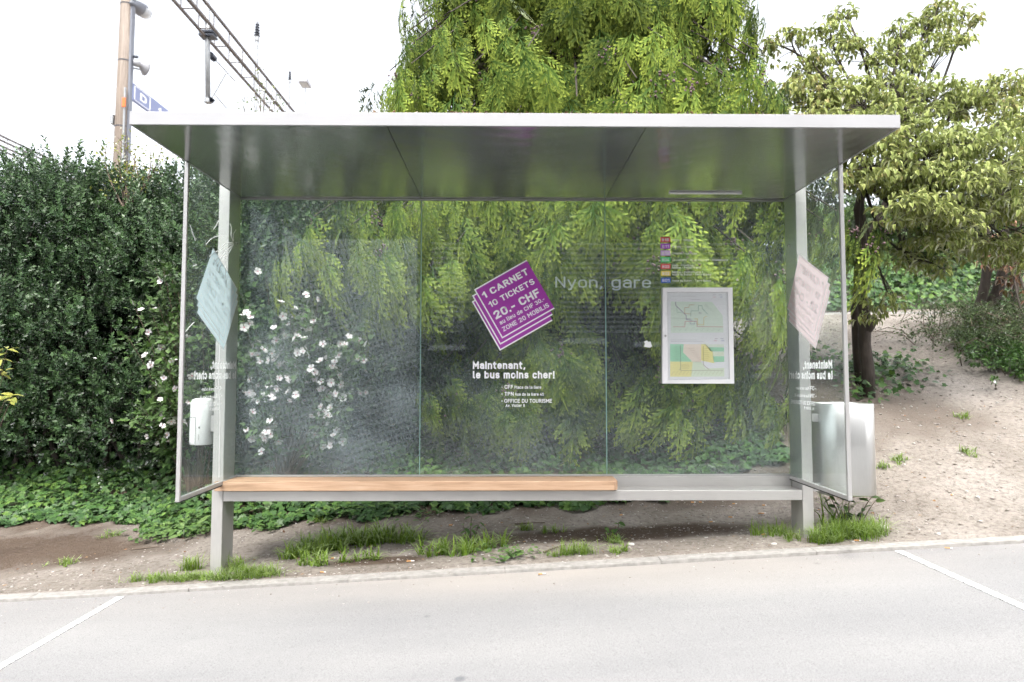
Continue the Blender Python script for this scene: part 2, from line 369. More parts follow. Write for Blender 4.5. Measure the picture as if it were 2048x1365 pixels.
def woodmat(name, c0, c1, c2, stretch, scale=5):
    m, n, l = new_mat(name)
    tc = n.new('ShaderNodeTexCoord'); mp = n.new('ShaderNodeMapping'); mp.inputs['Scale'].default_value = stretch; l.new(tc.outputs['Object'], mp.inputs[0])
    t = N(n, 'ShaderNodeTexNoise', Scale=scale, Detail=7.0, Roughness=.65, Distortion=.6); l.new(mp.outputs[0], t.inputs['Vector'])
    r = ramp(n, [(.28, c0), (.5, c1), (.74, c2)]); l.new(t.outputs['Fac'], r.inputs[0])
    b = N(n, 'ShaderNodeBsdfPrincipled', Roughness=.6); b.inputs['Specular IOR Level'].default_value = .3; l.new(r.outputs[0], b.inputs['Base Color'])
    bp = N(n, 'ShaderNodeBump', Strength=.25, Distance=.004); l.new(t.outputs['Fac'], bp.inputs['Height']); l.new(bp.outputs[0], b.inputs['Normal'])
    o = n.new('ShaderNodeOutputMaterial'); l.new(b.outputs[0], o.inputs[0]); return m
M['bench'] = woodmat('oak_plank', (.26, .16, .095), (.42, .275, .18), (.50, .36, .255), (.6, 9, 9))
M['pole'] = woodmat('weathered_pole_wood', (.11, .088, .07), (.21, .17, .14), (.28, .24, .20), (6, 6, .25))
M['bark'] = plain('dark_bark', (.050, .040, .033), .9, noise=.45, nscale=22, bump=.9, bscale=35, stretch=(1, 1, .3))
M['twig'] = plain('twig_bark', (.10, .075, .055), .9)
# ------------------------------------------------------------------ ground, road, kerb
def axis(segs):
    out = []
    for a, b, n in segs: out.append(np.linspace(a, b, n, endpoint=False))
    return np.concatenate(out + [[segs[-1][1]]])
gx = axis([(-400, -40, 8), (-40, -9, 20), (-9, 9, 330), (9, 40, 30), (40, 400, 8)])
gy = axis([(4.138, 4.146, 1), (4.146, 8.0, 92), (8.0, 13.0, 60), (13.0, 40, 20), (40, 600, 10)])
X, Y = np.meshgrid(gx, gy); Z = GZ(X, Y)
clod = sstep(.0, .6, 1 - np.hypot((X + 4.3) / 1.9, (Y - 5.15) / .75))
Z = Z + clod * (np.abs(np.sin(X * 31 + np.sin(Y * 23) * 2) * np.sin(Y * 29 + X * 5))) * .035
Z[0, :] -= .11
damp = np.zeros_like(X)
for (cx_, cy_, rx_, ry_, a_) in [(-4.3, 5.05, 1.7, .55, .85), (.9, 4.75, 1.3, .22, .8), (.2, 4.72, 1.0, .2, .6), (-.9, 4.42, .35, .12, .9), (2.35, 4.42, .3, .12, .6),
                                 (1.9, 5.6, 1.0, .5, .55), (3.9, 6.4, 1.1, .9, .45), (-1.0, 6.6, 5.0, 1.4, .9), (2.2, 7.5, 2.2, 1.6, .7)]:
    damp = np.maximum(damp, a_ * sstep(0, .7, 1.25 - np.hypot((X - cx_) / rx_, (Y - cy_) / ry_) + .25 * wob(X * 2, Y * 2)))
nx, ny = len(gx), len(gy)
idx = np.arange(nx * ny).reshape(ny, nx)
q = np.stack([idx[:-1, :-1], idx[:-1, 1:], idx[1:, 1:], idx[1:, :-1]], -1).reshape(-1, 4)
me = mesh_fast('ground', np.stack([X, Y, Z], -1).reshape(-1, 3), q, M['dirt'], {'damp': damp.reshape(-1)}, smooth=True)
tag(link('ground', me), 'bare beige soil bank with gravel behind the kerb', 'ground', kind='structure')

rx = axis([(-400, -30, 8), (-30, 30, 120), (30, 400, 8)]); ry = axis([(-90, -8, 10), (-8, 3.2, 30), (3.2, 4.049, 12)])
X, Y = np.meshgrid(rx, ry); Z = .054 * 20 * np.tanh(X / 20) - .018
nx, ny = len(rx), len(ry); idx = np.arange(nx * ny).reshape(ny, nx)
q = np.stack([idx[:-1, :-1], idx[:-1, 1:], idx[1:, 1:], idx[1:, :-1]], -1).reshape(-1, 4)
dust_or_haze = sstep(3.3, 4.05, Y) * (.35 + .65 * sstep(-2.5, 0, X) * (1 - sstep(1.5, 3.0, X)))
me = mesh_fast('road', np.stack([X, Y, Z], -1).reshape(-1, 3), q, M['road'], {'dust': dust_or_haze.reshape(-1)}, smooth=True)
tag(link('road', me), 'pale worn asphalt of the bus stop forecourt', 'road', kind='structure')

M['asphalt'] = plain('dark_asphalt', (.10, .10, .102), .85, noise=.25, nscale=60, bump=.3)  # unseen darker strip behind the camera, added to dim reflections in the glass
xs_ = np.linspace(-30, 30, 41); V = [(a, b_, .054 * 20 * math.tanh(a / 20) - .013) for b_ in (-8.6, 1.1) for a in xs_]
tag(MB().add(V, [(i, i + 1, 42 + i, 41 + i) for i in range(40)]).build('carriageway', M['asphalt']), 'grey asphalt carriageway running along the pale forecourt', 'road', kind='structure')
kerb = bpy.data.objects.new('kerb', None); COL.objects.link(kerb); tag(kerb, 'row of flush grey edging stones between road and soil', 'kerb', kind='structure')
def slab_on_slope(x0, x1, y0, y1, zt, th):
    f = lambda x: .054 * 20 * math.tanh(x / 20)
    v = []
    for z in (-th, 0):
        for (x, y) in ((x0, y0), (x1, y0), (x1, y1), (x0, y1)): v.append((x, y, f(x) + zt + z))
    return MB().add(v, [(0,3,2,1),(4,5,6,7),(0,1,5,4),(1,2,6,5),(2,3,7,6),(3,0,4,7)])
for i in range(-14, 15):
    jx = random.uniform(-.004, .004); jy = random.uniform(-.006, .006); jz = random.uniform(-.002, .003)
    slab_on_slope(i + .0008, i + .9992, 4.052 + jy, 4.152 + jy, .002 + jz, .12).build('kerb_stone', M['kerb'], kerb, bevel=.003)
for nm, x, y0, y1, lab in (('road_marking', -2.405, 1.2, 4.012, 'white painted line across the road at the left end of the stop'), ('road_marking', 2.515, 1.2, 4.03, 'white painted line across the road at the right end of the stop')):
    o = slab_on_slope(x - .024, x + .024, y0, y1, -.013, .004).build(nm, M['paint']); tag(o, lab, 'road marking', kind='structure')

# ------------------------------------------------------------------ bus shelter
XL, XR = -1.931, 2.059           # inner planes of the posts
YB, YP, YS, YF = 4.535, 4.354, 3.743, 3.169
ZR = CAMZ + 1.281; ZG = CAMZ - .722
SH = empty('bus_shelter', (.064, 4.44, GZ(.064, 4.44)), 'stainless steel and glass bus shelter with flat roof on two posts', 'bus shelter')
for s, x0, x1, zb in ((-1, XL - .078, XL - .002, -.16), (1, XR + .002, XR + .078, .04)):
    o = box('post', (x0, YP, zb), (x1, YB + .002, ZR + .062), M['steel'], SH, .004)
    # screw boss on the inner face
    xi = XL if s < 0 else XR
    c = P(468, 488, 4.46) if s < 0 else P(1580, 492, 4.46)
    b = MB(); pts = [(xi - s * .001, 4.46, c[2]), (xi - s * .012, 4.46, c[2])]
    b.tube(pts, [.014, .011], 14).build('screw_boss', M['frame'], o, smooth=False)
    MB().tube([(xi - s * .0125, 4.46, c[2]), (xi - s * .0135, 4.46, c[2])], .005, 8).build('screw', M['rubber'], o)
# roof: core, fascias, three ceiling sheets
roof = box('roof', (XL + .012, YF + .012, ZR + .006), (XR - .012, YB + .03, ZR + .062), M['rubber'], SH, 0)
MB().box(XL, XR, YF, YF + .010, ZR - .002, ZR + .067).build('fascia', M['fascia'], roof, .0015)
MB().box(XL, XL + .010, YF + .011, YB + .03, ZR - .002, ZR + .067).build('fascia', M['fascia'], roof, .0015)
MB().box(XR - .010, XR, YF + .011, YB + .03, ZR - .002, ZR + .067).build('fascia', M['fascia'], roof, .0015)
MB().box(XL + .011, XR - .011, YB + .031, YB + .04, ZR - .002, ZR + .067).build('fascia', M['fascia'], roof, .0015)
J1, J2 = -.612, .734
for a, b in ((XL + .012, J1 - .0015), (J1 + .0015, J2 - .0015), (J2 + .0015, XR - .012)):
    MB().box(a, b, YF + .012, YB - .008, ZR, ZR + .004).build('ceiling_sheet', M['ceiling'], roof, .0008)
c0, c1 = P(1338, 381, 4.34), P(1484, 381, 4.34)
M['opal'] = plain('opal_cover', (.85, .85, .85), .4)
lt = box('light_strip', (c0[0], 4.335, ZR - .012), (c1[0], 4.352, ZR - .001), M['opal'], roof, .002)
# glass
def pane(x0, x1, mat):
    return box('glass_pane', (x0, YB - .005, ZG), (x1, YB + .005, ZR - .003), mat, SH, 0)
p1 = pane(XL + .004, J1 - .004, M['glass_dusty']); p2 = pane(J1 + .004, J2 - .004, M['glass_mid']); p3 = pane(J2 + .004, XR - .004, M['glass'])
for jx, pp in ((J1, p1), (J2, p2)):
    MB().box(jx - .0028, jx + .0028, YB - .0055, YB + .0055, ZG, ZR - .003).build('pane_joint', M['joint'], pp)
MB().box(XL + .004, XR - .004, YB - .012, YB - .007, ZR - .012, ZR - .0025).build('glazing_bead', M['frame'], SH)
MB().box(XL + .002, XR - .002, YB - .011, YB + .011, ZG - .012, ZG).build('glazing_rail', M['frame'], SH, .001)
# side panes
sides = {}
for s, x in ((-1, XL), (1, XR)):
    xi = x - s * .006
    g = box('side_pane', (xi - .004, YS + .012, ZG - .005), (xi + .004, YB - .006, ZR - .004), M['glass_side'], SH, 0)
    sides[s] = (g, xi)
    fr = box('side_frame', (xi - .012, YS - .006, ZG - .03), (xi + .012, YS + .012, ZR - .004), M['frame'], SH, .002)
    MB().box(xi - .0125, xi + .0125, YS - .008, YS - .002, ZG - .031, ZG - .008).build('end_cap', M['frame'], fr, .001)
    box('side_rail', (xi - .011, YS + .0125, ZG - .03), (xi + .011, YB - .02, ZG - .006), M['frame'], SH, .0015)
    MB().box(xi - .0075, xi + .0075, YS + .013, YB - .021, ZG - .0385, ZG - .0305).build('gasket', M['rubber'], SH)
# bench: channel beam, back plate, oak plank
zt = CAMZ - .806
beam = box('beam', (XL + .001, YP + .001, zt - .067), (XR - .001, YP + .006, zt), M['steel_h'], SH, .0015)
MB().box(XL + .001, XR - .001, YP + .0065, YB - .014, zt - .004, zt + .001).build('beam_top', M['steel_h'], beam, .001)
MB().box(XL + .001, XR - .001, YB - .020, YB - .0135, zt + .0015, ZG - .0125).build('beam_back', M['steel_h'], beam, .001)
MB().box(XL + .001, XR - .001, YP + .0065, YB - .014, zt - .066, zt - .062).build('beam_underside', M['steel_h'], beam, .001)
xw0, xw1 = -1.925, .775
v = []
for z in (CAMZ - .796, CAMZ - .733):
    v += [(-1.972, 4.305, z), (xw1 - .03, 4.305, z), (xw1, 4.335, z), (xw1, YB - .022, z), (xw0, YB - .022, z), (xw0, 4.351, z), (-1.972, 4.351, z)]
pl = MB().add(v, [(6,5,4,3,2,1,0), (7,8,9,10,11,12,13)] + [(i, (i + 1) % 7, 7 + (i + 1) % 7, 7 + i) for i in range(7)]).build('seat_plank', M['bench'], SH, .004)
# leaf litter lying on the roof edge
# ------------------------------------------------------------------ lettering
# a plain stroke alphabet: every glyph is a width and a list of centre lines in units of the capital height
def arc(cx_, cy_, rx_, ry_, a0, a1, n=7):
    return [(cx_ + rx_ * math.cos(R_(a0 + (a1 - a0) * k / n)), cy_ + ry_ * math.sin(R_(a0 + (a1 - a0) * k / n))) for k in range(n + 1)]
def stad(w, y0, y1):
    r = w / 2; rv = min(r, (y1 - y0) / 2); return arc(r, y1 - rv, r, rv, 0, 180) + arc(r, y0 + rv, r, rv, 180, 360) + [(w, y1 - rv)]
XH = .73
GL = {' ': (.16, []), '1': (.26, [[(0, .74), (.26, 1), (.26, 0)]]), '0': (.5, [stad(.5, 0, 1)]), 'O': (.58, [stad(.58, 0, 1)]),
 '2': (.5, [arc(.25, .74, .25, .26, 165, -30) + [(0, 0), (.5, 0)]]), '3': (.48, [arc(.22, .76, .24, .24, 160, -90) + arc(.22, .26, .26, .26, 90, -160)]),
 '4': (.54, [[(.40, 0), (.40, .42)], [(.30, 1), (0, .24), (.54, .24)]]), '5': (.5, [[(.46, 1), (.05, 1), (.02, .55)] + arc(.23, .31, .27, .31, 110, -150)]),
 '8': (.5, [stad(.44, .54, 1), stad(.5, 0, .54)]), '6': (.5, [stad(.5, 0, .6), [(0, .3), (.32, 1)]]),
 'A': (.6, [[(0, 0), (.3, 1), (.6, 0)], [(.11, .28), (.49, .28)]]), 'B': (.52, [[(0, 0), (0, 1), (.26, 1)] + arc(.26, .76, .22, .24, 90, -90) + [(0, .52)], [(.26, .52)] + arc(.26, .26, .26, .26, 90, -90) + [(0, 0)]]),
 'C': (.54, [arc(.28, .72, .28, .28, 18, 180) + arc(.28, .28, .28, .28, 180, 342)]), 'D': (.54, [[(0, 0), (0, 1), (.24, 1)] + arc(.24, .7, .3, .3, 90, 0) + arc(.24, .3, .3, .3, 0, -90) + [(0, 0)]]),
 'E': (.46, [[(.46, 1), (0, 1), (0, 0), (.46, 0)], [(0, .52), (.40, .52)]]), 'F': (.46, [[(.46, 1), (0, 1), (0, 0)], [(0, .5), (.40, .5)]]),
 'G': (.56, [arc(.28, .72, .28, .28, 25, 180) + arc(.28, .28, .28, .28, 180, 360) + [(.56, .48), (.32, .48)]]), 'H': (.54, [[(0, 0), (0, 1)], [(.54, 0), (.54, 1)], [(0, .52), (.54, .52)]]),
 'I': (.0, [[(0, 0), (0, 1)]]), 'K': (.52, [[(0, 0), (0, 1)], [(.50, 1), (.02, .42)], [(.18, .60), (.52, 0)]]), 'L': (.44, [[(0, 1), (0, 0), (.44, 0)]]), 'M': (.66, [[(0, 0), (0, 1), (.33, .38), (.66, 1), (.66, 0)]]),
 'N': (.54, [[(0, 0), (0, 1), (.54, 0), (.54, 1)]]), 'P': (.50, [[(0, 0), (0, 1), (.24, 1)] + arc(.24, .74, .26, .26, 90, -90) + [(0, .48)]]), 'R': (.52, [[(0, 0), (0, 1), (.24, 1)] + arc(.24, .75, .25, .25, 90, -90) + [(0, .5)], [(.26, .5), (.52, 0)]]),
 'S': (.5, [arc(.25, .76, .24, .24, 30, 180, 6) + arc(.25, .76, .24, .24, 180, 250, 3) + arc(.25, .26, .25, .26, 70, 0, 4) + arc(.25, .26, .25, .26, 0, -155, 6)]), 'T': (.5, [[(0, 1), (.5, 1)], [(.25, 1), (.25, 0)]]),
 'U': (.54, [[(0, 1)] + arc(.27, .27, .27, .27, 180, 360) + [(.54, 1)]]), 'V': (.56, [[(0, 1), (.28, 0), (.56, 1)]]), 'Z': (.5, [[(0, 1), (.5, 1), (0, 0), (.5, 0)]]),
 'a': (.44, [[(.03, .62)] + arc(.23, .52, .21, .21, 130, 0) + [(.44, 0)], [(.44, .42), (.2, .42)] + arc(.2, .21, .2, .21, 90, 270) + [(.26, 0), (.44, .12)]]), 'b': (.46, [[(0, 1), (0, 0)], stad(.46, 0, XH)]), 'c': (.42, [arc(.22, XH - .22, .22, .22, 30, 180) + arc(.22, .22, .22, .22, 180, 330)]),
 'd': (.46, [[(.46, 1), (.46, 0)], stad(.46, 0, XH)]), 'e': (.44, [[(.02, .38), (.44, .38)] + arc(.22, XH - .22, .22, .22, 0, 180) + arc(.22, .22, .22, .22, 180, 325)]), 'g': (.46, [stad(.46, 0, XH), [(.46, XH), (.46, -.08)] + arc(.24, -.08, .22, .2, 0, -150)]),
 'h': (.44, [[(0, 1), (0, 0)], [(0, .45)] + arc(.22, XH - .22, .22, .22, 180, 0) + [(.44, 0)]]), 'i': (.0, [[(0, XH), (0, 0)], [(0, .97), (0, 1.0)]]), 'l': (.1, [[(0, 1), (0, .1), (.1, 0)]]), 'm': (.72, [[(0, XH), (0, 0)], [(0, .5)] + arc(.18, XH - .18, .18, .18, 180, 0) + [(.36, 0)], [(.36, .5)] + arc(.54, XH - .18, .18, .18, 180, 0) + [(.72, 0)]]),
 'n': (.44, [[(0, XH), (0, 0)], [(0, .45)] + arc(.22, XH - .22, .22, .22, 180, 0) + [(.44, 0)]]), 'o': (.46, [stad(.46, 0, XH)]), 'p': (.46, [[(0, XH), (0, -.26)], stad(.46, 0, XH)]), 'r': (.28, [[(0, XH), (0, 0)], [(0, .45)] + arc(.2, XH - .2, .2, .2, 180, 65)]),
 's': (.40, [arc(.2, XH - .185, .19, .185, 35, 180, 5) + arc(.2, XH - .185, .19, .185, 180, 250, 3) + arc(.2, .19, .2, .19, 70, 0, 4) + arc(.2, .19, .2, .19, 0, -150, 5)]), 't': (.26, [[(.08, .96), (.08, .14)] + arc(.22, .14, .14, .14, 180, 270), [(-.04, XH), (.26, XH)]]),
 'u': (.44, [[(0, XH)] + arc(.22, .22, .22, .22, 180, 360) + [(.44, XH)], [(.44, .4), (.44, 0)]]), 'v': (.44, [[(0, XH), (.22, 0), (.44, XH)]]), 'y': (.46, [[(0, XH), (.23, .02)], [(.46, XH), (.16, -.24), (.04, -.24)]]),
 '.': (.0, [[(0, -.02), (0, .01)]]), ',': (.06, [[(.06, .02), (0, -.16)]]), '-': (.24, [[(0, .40), (.24, .40)]]), '–': (.34, [[(0, .40), (.34, .40)]]), '!': (.0, [[(0, 1), (0, .34)], [(0, -.02), (0, .01)]]), '/': (.36, [[(0, -.1), (.36, 1.05)]]), '•': (.1, [[(.0, .45), (.1, .45)], [(.05, .40), (.05, .50)]])}
GL['é'] = (GL['e'][0], GL['e'][1] + [[(.16, .90), (.32, 1.04)]]); GL['ô'] = (GL['o'][0], GL['o'][1] + [[(.06, .90), (.23, 1.04), (.40, .90)]])
def strokes(body, r):
    """ribbons of half width r along the centre lines: vertices (x, y, layer) and faces"""
    V = []; Fs = []; x = 0.0; lay = 0; wd = 0
    for ch in body:
        if ch == ' ': wd += 1
        w, lines = GL.get(ch, GL['o'])
        for ln in lines:
            ln = [np.array([x + r + a, r + b_ * (1 - 2 * r)]) for a, b_ in ln]
            runs = [[ln[0]]]
            for i in range(1, len(ln)):
                if np.hypot(*(ln[i] - ln[i-1])) < 1e-6: continue
                runs[-1].append(ln[i])
                if i < len(ln) - 1:
                    d0 = ln[i] - ln[i-1]; d1 = ln[i+1] - ln[i]; L0, L1 = np.hypot(*d0), np.hypot(*d1)
                    if L1 > 1e-6 and d0 @ d1 / (L0 * L1) < .72: runs.append([ln[i]])
            for run in runs:
                if len(run) < 2: continue
                lay += 1; run = [np.array(q_) for q_ in run]
                e0 = run[1] - run[0]; run[0] = run[0] - e0 / np.hypot(*e0) * r * .98
                e1 = run[-1] - run[-2]; run[-1] = run[-1] + e1 / np.hypot(*e1) * r * .98
                o = len(V)
                for i, q_ in enumerate(run):
                    t = run[min(i+1, len(run)-1)] - run[max(i-1, 0)]; t = t / np.hypot(*t); nn_ = np.array([-t[1], t[0]]) * r
                    V += [(*(q_ + nn_), lay, wd), (*(q_ - nn_), lay, wd)]
                Fs += [(o + 2*i, o + 2*i + 1, o + 2*i + 3, o + 2*i + 2) for i in range(len(run) - 1)]
        x += w + 2 * r + (.13 if ch != ' ' else .06)
    return np.array(V, float), Fs
def letter(body, O, ux, uz, width, cap, mat, parent, bold=.0, name='lettering', side=1, r=None):
    r = r if r is not None else .058 + bold * 1.15
    V, Fs = strokes(body, r); ux = np.asarray(ux, float); uz = np.asarray(uz, float); nz = np.cross(ux, uz) * side
    x0, x1 = V[:, 0].min(), V[:, 0].max(); sx = width / (x1 - x0)
    W = np.asarray(O)[None] + ux[None] * ((V[:, :1] - x0) * sx) + uz[None] * (V[:, 1:2] * cap) + nz[None] * ((V[:, 2:3] % 7) * .00006)
    for wd in sorted(set(V[:, 3])):                       # one object for each word
        mb = MB(); mb.add(W, [f for f in Fs if V[f[0], 3] == wd])
        used = sorted({i for f in mb.f for i in f}); mp_ = {o_: k for k, o_ in enumerate(used)}
        mb.v = [mb.v[i] for i in used]; mb.f = [tuple(mp_[i] for i in f) for f in mb.f]
        o = mb.build(name, mat, parent)
    return o
YD = YB - .0062
def letter_px(body, p0, p1, cap_px, mat, parent, bold=0., y=YD):
    a = P(*p0, y); b = P(*p1, y); d = b - a; L = np.linalg.norm(d); ux = d / L
    uz = np.array([-ux[2], 0, ux[0]])
    return letter(body, a, ux, uz, L, cap_px * y / F, mat, parent, bold)
def flat_px(name, pts, mat, parent, y):
    W = [P(a, b, y) for a, b in pts]
    # keep the face turned to the road
    return MB().add(W, [tuple(range(len(W)))]).build(name, mat, parent)
# ticket stack on the middle pane, in metres relative to its left corner: u along the sheet's top edge, v down its left edge
UL, VL = .4405, .413
TK = [(-.004, .044, 2), (-.0045, .0225, 1), (0, 0, 0)]
def ticket(O, ux, uz, nrm, sheet, edge, txt, parent, side=1):
    """O left corner; ux,uz unit axes of an upright viewer; nrm towards the viewer"""
    O = np.asarray(O, float); ux = np.asarray(ux, float); uz = np.asarray(uz, float); nrm = np.asarray(nrm, float)
    ca, sa = math.cos(R_(29.8)), math.sin(R_(29.8))
    U = ux * ca + uz * sa; Vd = ux * sa - uz * ca
    off = [np.array([-.016, -.088]), np.array([-.0145, -.045]), np.array([0, 0])]
    for i in range(3):
        B = O + ux * off[i][0] + uz * off[i][1] + nrm * (.0006 * i)
        q = lambda u_, v_, e=0: B + U * u_ + Vd * v_ + nrm * e
        w = .010
        if i == 2:
            MB().add([q(0, 0), q(0, VL), q(UL, VL), q(UL, 0)], [(0,1,2,3)]).build('ticket_sheet', sheet, parent); du = UL
        else:                                              # only the strip that the sheet above leaves free
            dd = off[i+1] - off[i]; du = dd[0] * ca + dd[1] * sa; dv = VL + (dd[0] * sa - dd[1] * ca)
            MB().add([q(0, 0), q(0, VL), q(UL, VL), q(UL, dv), q(du, dv), q(du, 0)], [(0,1,4,5), (1,2,3,4)]).build('ticket_sheet', sheet, parent)
        e = .0003; m = MB()
        m.add([q(0, 0, e), q(du, 0, e), q(du, w, e), q(0, w, e)], [(3,2,1,0)])
        m.add([q(0, w, e), q(w, w, e), q(w, VL - w, e), q(0, VL - w, e)], [(3,2,1,0)])
        m.add([q(0, VL - w, e), q(0, VL, e), q(UL, VL, e), q(UL, VL - w, e)], [(0,1,2,3)])
        m.build('ticket_border', edge, parent)
    T0 = O + nrm * .0024
    px = YD / F
    def line(body, x0, y0, x1, y1, cap, bold):   # offsets from the left corner in photo pixels
        a = T0 + ux * (x0 * px) - uz * (y0 * px); b = T0 + ux * (x1 * px) - uz * (y1 * px)
        d = b - a; L = np.linalg.norm(d); t = d / L; upv = np.cross(nrm, t)
        if upv @ uz < 0: upv = -upv
        letter(body, a, t, upv, L, cap * px, txt, parent, bold, side=side)
    line('1 CARNET', 20, 19.5, 111, -32, 13.5, .042)
    line('10 TICKETS', 32.5, 37.5, 123.5, -12.5, 12, .036)
    line('20.- CHF', 44, 61, 135, 12, 17, .045)
    line('au lieu de CHF 30.-', 53.5, 71.5, 143, 22, 8.6, .026)
    line('ZONE 20 MOBILIS', 59.5, 85, 152, 34.5, 9.2, .026)
ticket(P(948, 579.5, YD), (1, 0, 0), (0, 0, 1), (0, -1, 0), M['purple'], M['white'], M['white'], p2)
letter_px('Maintenant,', (945, 738.5), (1051, 738.5), 15, M['white'], p2, .048)
letter_px('le bus moins cher!', (945, 757.5), (1109, 757.5), 15, M['white'], p2, .048)
letter_px('• CFF', (1003, 778), (1026.5, 778), 7.6, M['white'], p2, .02); letter_px('Place de la Gare', (1029, 778), (1082.5, 778), 6, M['white'], p2, .02)
letter_px('• TPN', (1003, 792), (1027.5, 792), 7.6, M['white'], p2, .02); letter_px('Rue de la Gare 45', (1030, 792), (1088, 792), 6, M['white'], p2, .02)
letter_px('• OFFICE DU TOURISME', (1003, 806), (1104, 806), 7.6, M['white'], p2, .02)
letter_px('Av. Violier 8', (1011, 814.5), (1050, 814.5), 6, M['white'], p2, .02)
def etched():
    m, n, l = new_mat('etched_print'); tr = n.new('ShaderNodeBsdfTransparent'); d = n.new('ShaderNodeBsdfDiffuse'); d.inputs[0].default_value = (.72, .82, .80, 1)
    ms = n.new('ShaderNodeMixShader'); ms.inputs[0].default_value = .55; o = n.new('ShaderNodeOutputMaterial')
    l.new(tr.outputs[0], ms.inputs[1]); l.new(d.outputs[0], ms.inputs[2]); l.new(ms.outputs[0], o.inputs[0]); return m
M['etched'] = etched()
letter_px('Nyon,', (1110, 575.5), (1205, 576), 22, M['etched'], p2, .0, y=YD - .002); letter_px('gare', (1223, 576), (1302, 576.3), 22.5, M['etched'], p3, .0)
ROUTES = [('815', (.60, .05, .09), 480, ['Signy – Gingins'], [1387]), ('811', (.40, .05, .58), 493, ['Céligny – Coppet'], [1388]), ('810', (.70, .46, .80), 506.6, ['Crassier – La Rippe'], [1394]),
          ('804', (.09, .60, .22), 520, ['La Levratte – ch. du Reposoir – Chantemerle'], [1456]), ('803', (.74, .08, .10), 533.5, ['plage – Couvaloup /', 'hôpital – Petite Prairie'], [1391, 1402]),
          ('802', (.85, .66, .14), 547.3, ['hôpital – Petite Prairie /', 'route du Boiron – Terre-Bonne'], [1406, 1422]), ('801', (.04, .13, .55), 561, ['route du Boiron – Terre-Bonne'], [1422])]
for num, colr, yy, lines, ends in ROUTES:
    xs = 1321 + (yy - 480) * .012
    mt = plain('route_tile_' + num, colr, .45)
    flat_px('route_tile', [(xs, yy + 5), (xs + 19.4, yy + 5), (xs + 19.4, yy - 5.2), (xs, yy - 5.2)], mt, p3, YD)
    letter_px(num, (xs + 2.6, yy + 3.2), (xs + 17, yy + 3.2), 6.2, M['white'], p3, .03, y=YD - .0006)
    for k, (tx, e) in enumerate(zip(lines, ends)):
        oy = 2.6 if len(lines) == 1 else (-.6 if k == 0 else 4.2)
        letter_px(tx, (xs + 22.8, yy + oy), (e, yy + oy), 4.2, M['white'], p3, .012)
# torn white sticker
flat_px('torn_sticker', [(1288, 694), (1300, 696), (1304, 693), (1301, 683), (1297, 684.5), (1294, 681), (1287.5, 684), (1290, 687)], M['white'], p3, YD)
# reversed decals on the side panes (they read from outside)
for s in (-1, 1):
    g, xi = sides[s]
    ux = np.array([0, float(s), 0]); uz = np.array([0, 0, 1.0])
    mb, mt = (M['backblue'], M['backbluetext']) if s < 0 else (M['backpink'], M['backpinktext'])
    # decal left corner as seen from outside: nearest to the back on the left pane, nearest to the road on the right pane
    yl = 4.475 if s < 0 else 3.905
    zl = CAMZ + .608
    # outer, printed side
    n_out = np.array([float(s), 0, 0])
    # inner side: the bare back of the film with the print showing through
    n_in = -n_out
    ticket(np.array([xi - s * .0048, yl, zl]), ux, uz, n_in, mb, mt, mt, g, -1)
    k = YD / F
    yo = yl
    def sl(body, x0, x1, zc, cap, bold, xo):
        O = np.array([xo, yo + s * x0 * k, zc])
        letter(body, O, ux, uz, (x1 - x0) * k, cap * k, M['white_side'], g, bold, side=-1)
    for xo in (xi - s * .0048,):
        z0 = CAMZ + .033
        sl('Maintenant,', -4, 103, z0, 15, .048, xo); sl('le bus moins cher!', -4, 161, z0 - .069, 15, .048, xo)
        sl('• CFF', 55, 79, z0 - .143, 7.6, .02, xo); sl('Place de la Gare', 81, 134, z0 - .143, 6, .02, xo)
        sl('• TPN', 55, 79, z0 - .194, 7.6, .02, xo); sl('Rue de la Gare 45', 82, 140, z0 - .194, 6, .02, xo)
        sl('• OFFICE DU TOURISME', 55, 156, z0 - .245, 7.6, .02, xo); sl('Av. Violier 8', 63, 102, z0 - .276, 6, .02, xo)
# strands of clear sealant over the cracked left pane
g, xi = sides[-1]
def onside(px, py):
    D = (xi + .0052) * 1.0; lo, hi = 3.0, 5.0
    for _ in range(40):
        m = (lo + hi) / 2
        if P(px, py, m)[0] > xi + .0052: lo = m
        else: hi = m
    q = P(px, py, lo); q[0] = xi + .0052; return q
STR = [[(467, 487), (452, 494), (444, 508), (434, 517), (427, 530)], [(467, 489), (455, 500), (447, 512), (440, 520), (433, 533)], [(467, 490), (458, 505), (449, 520), (441, 530), (437, 545)],
       [(466, 485), (450, 488), (440, 500), (428, 506), (419, 513)], [(466, 483), (462, 470), (463, 455), (460, 448)], [(467, 483), (467, 468), (472, 460)], [(437, 442), (432, 452), (427, 459)],
       [(447, 470), (430, 474), (420, 480), (412, 489)], [(380, 450), (385, 466), (391, 482)], [(388, 645), (378, 655), (371, 664)], [(452, 520), (450, 560), (452, 575)], [(393, 530), (386, 533)],
       [(438, 655), (439, 700), (437, 760), (440, 830), (439, 900), (438, 955)]]
for st in STR: MB().tube([onside(*q) for q in st], .0030 if len(st) < 6 else .0018, 5).build('sealant_strand', M['white_side'], g)

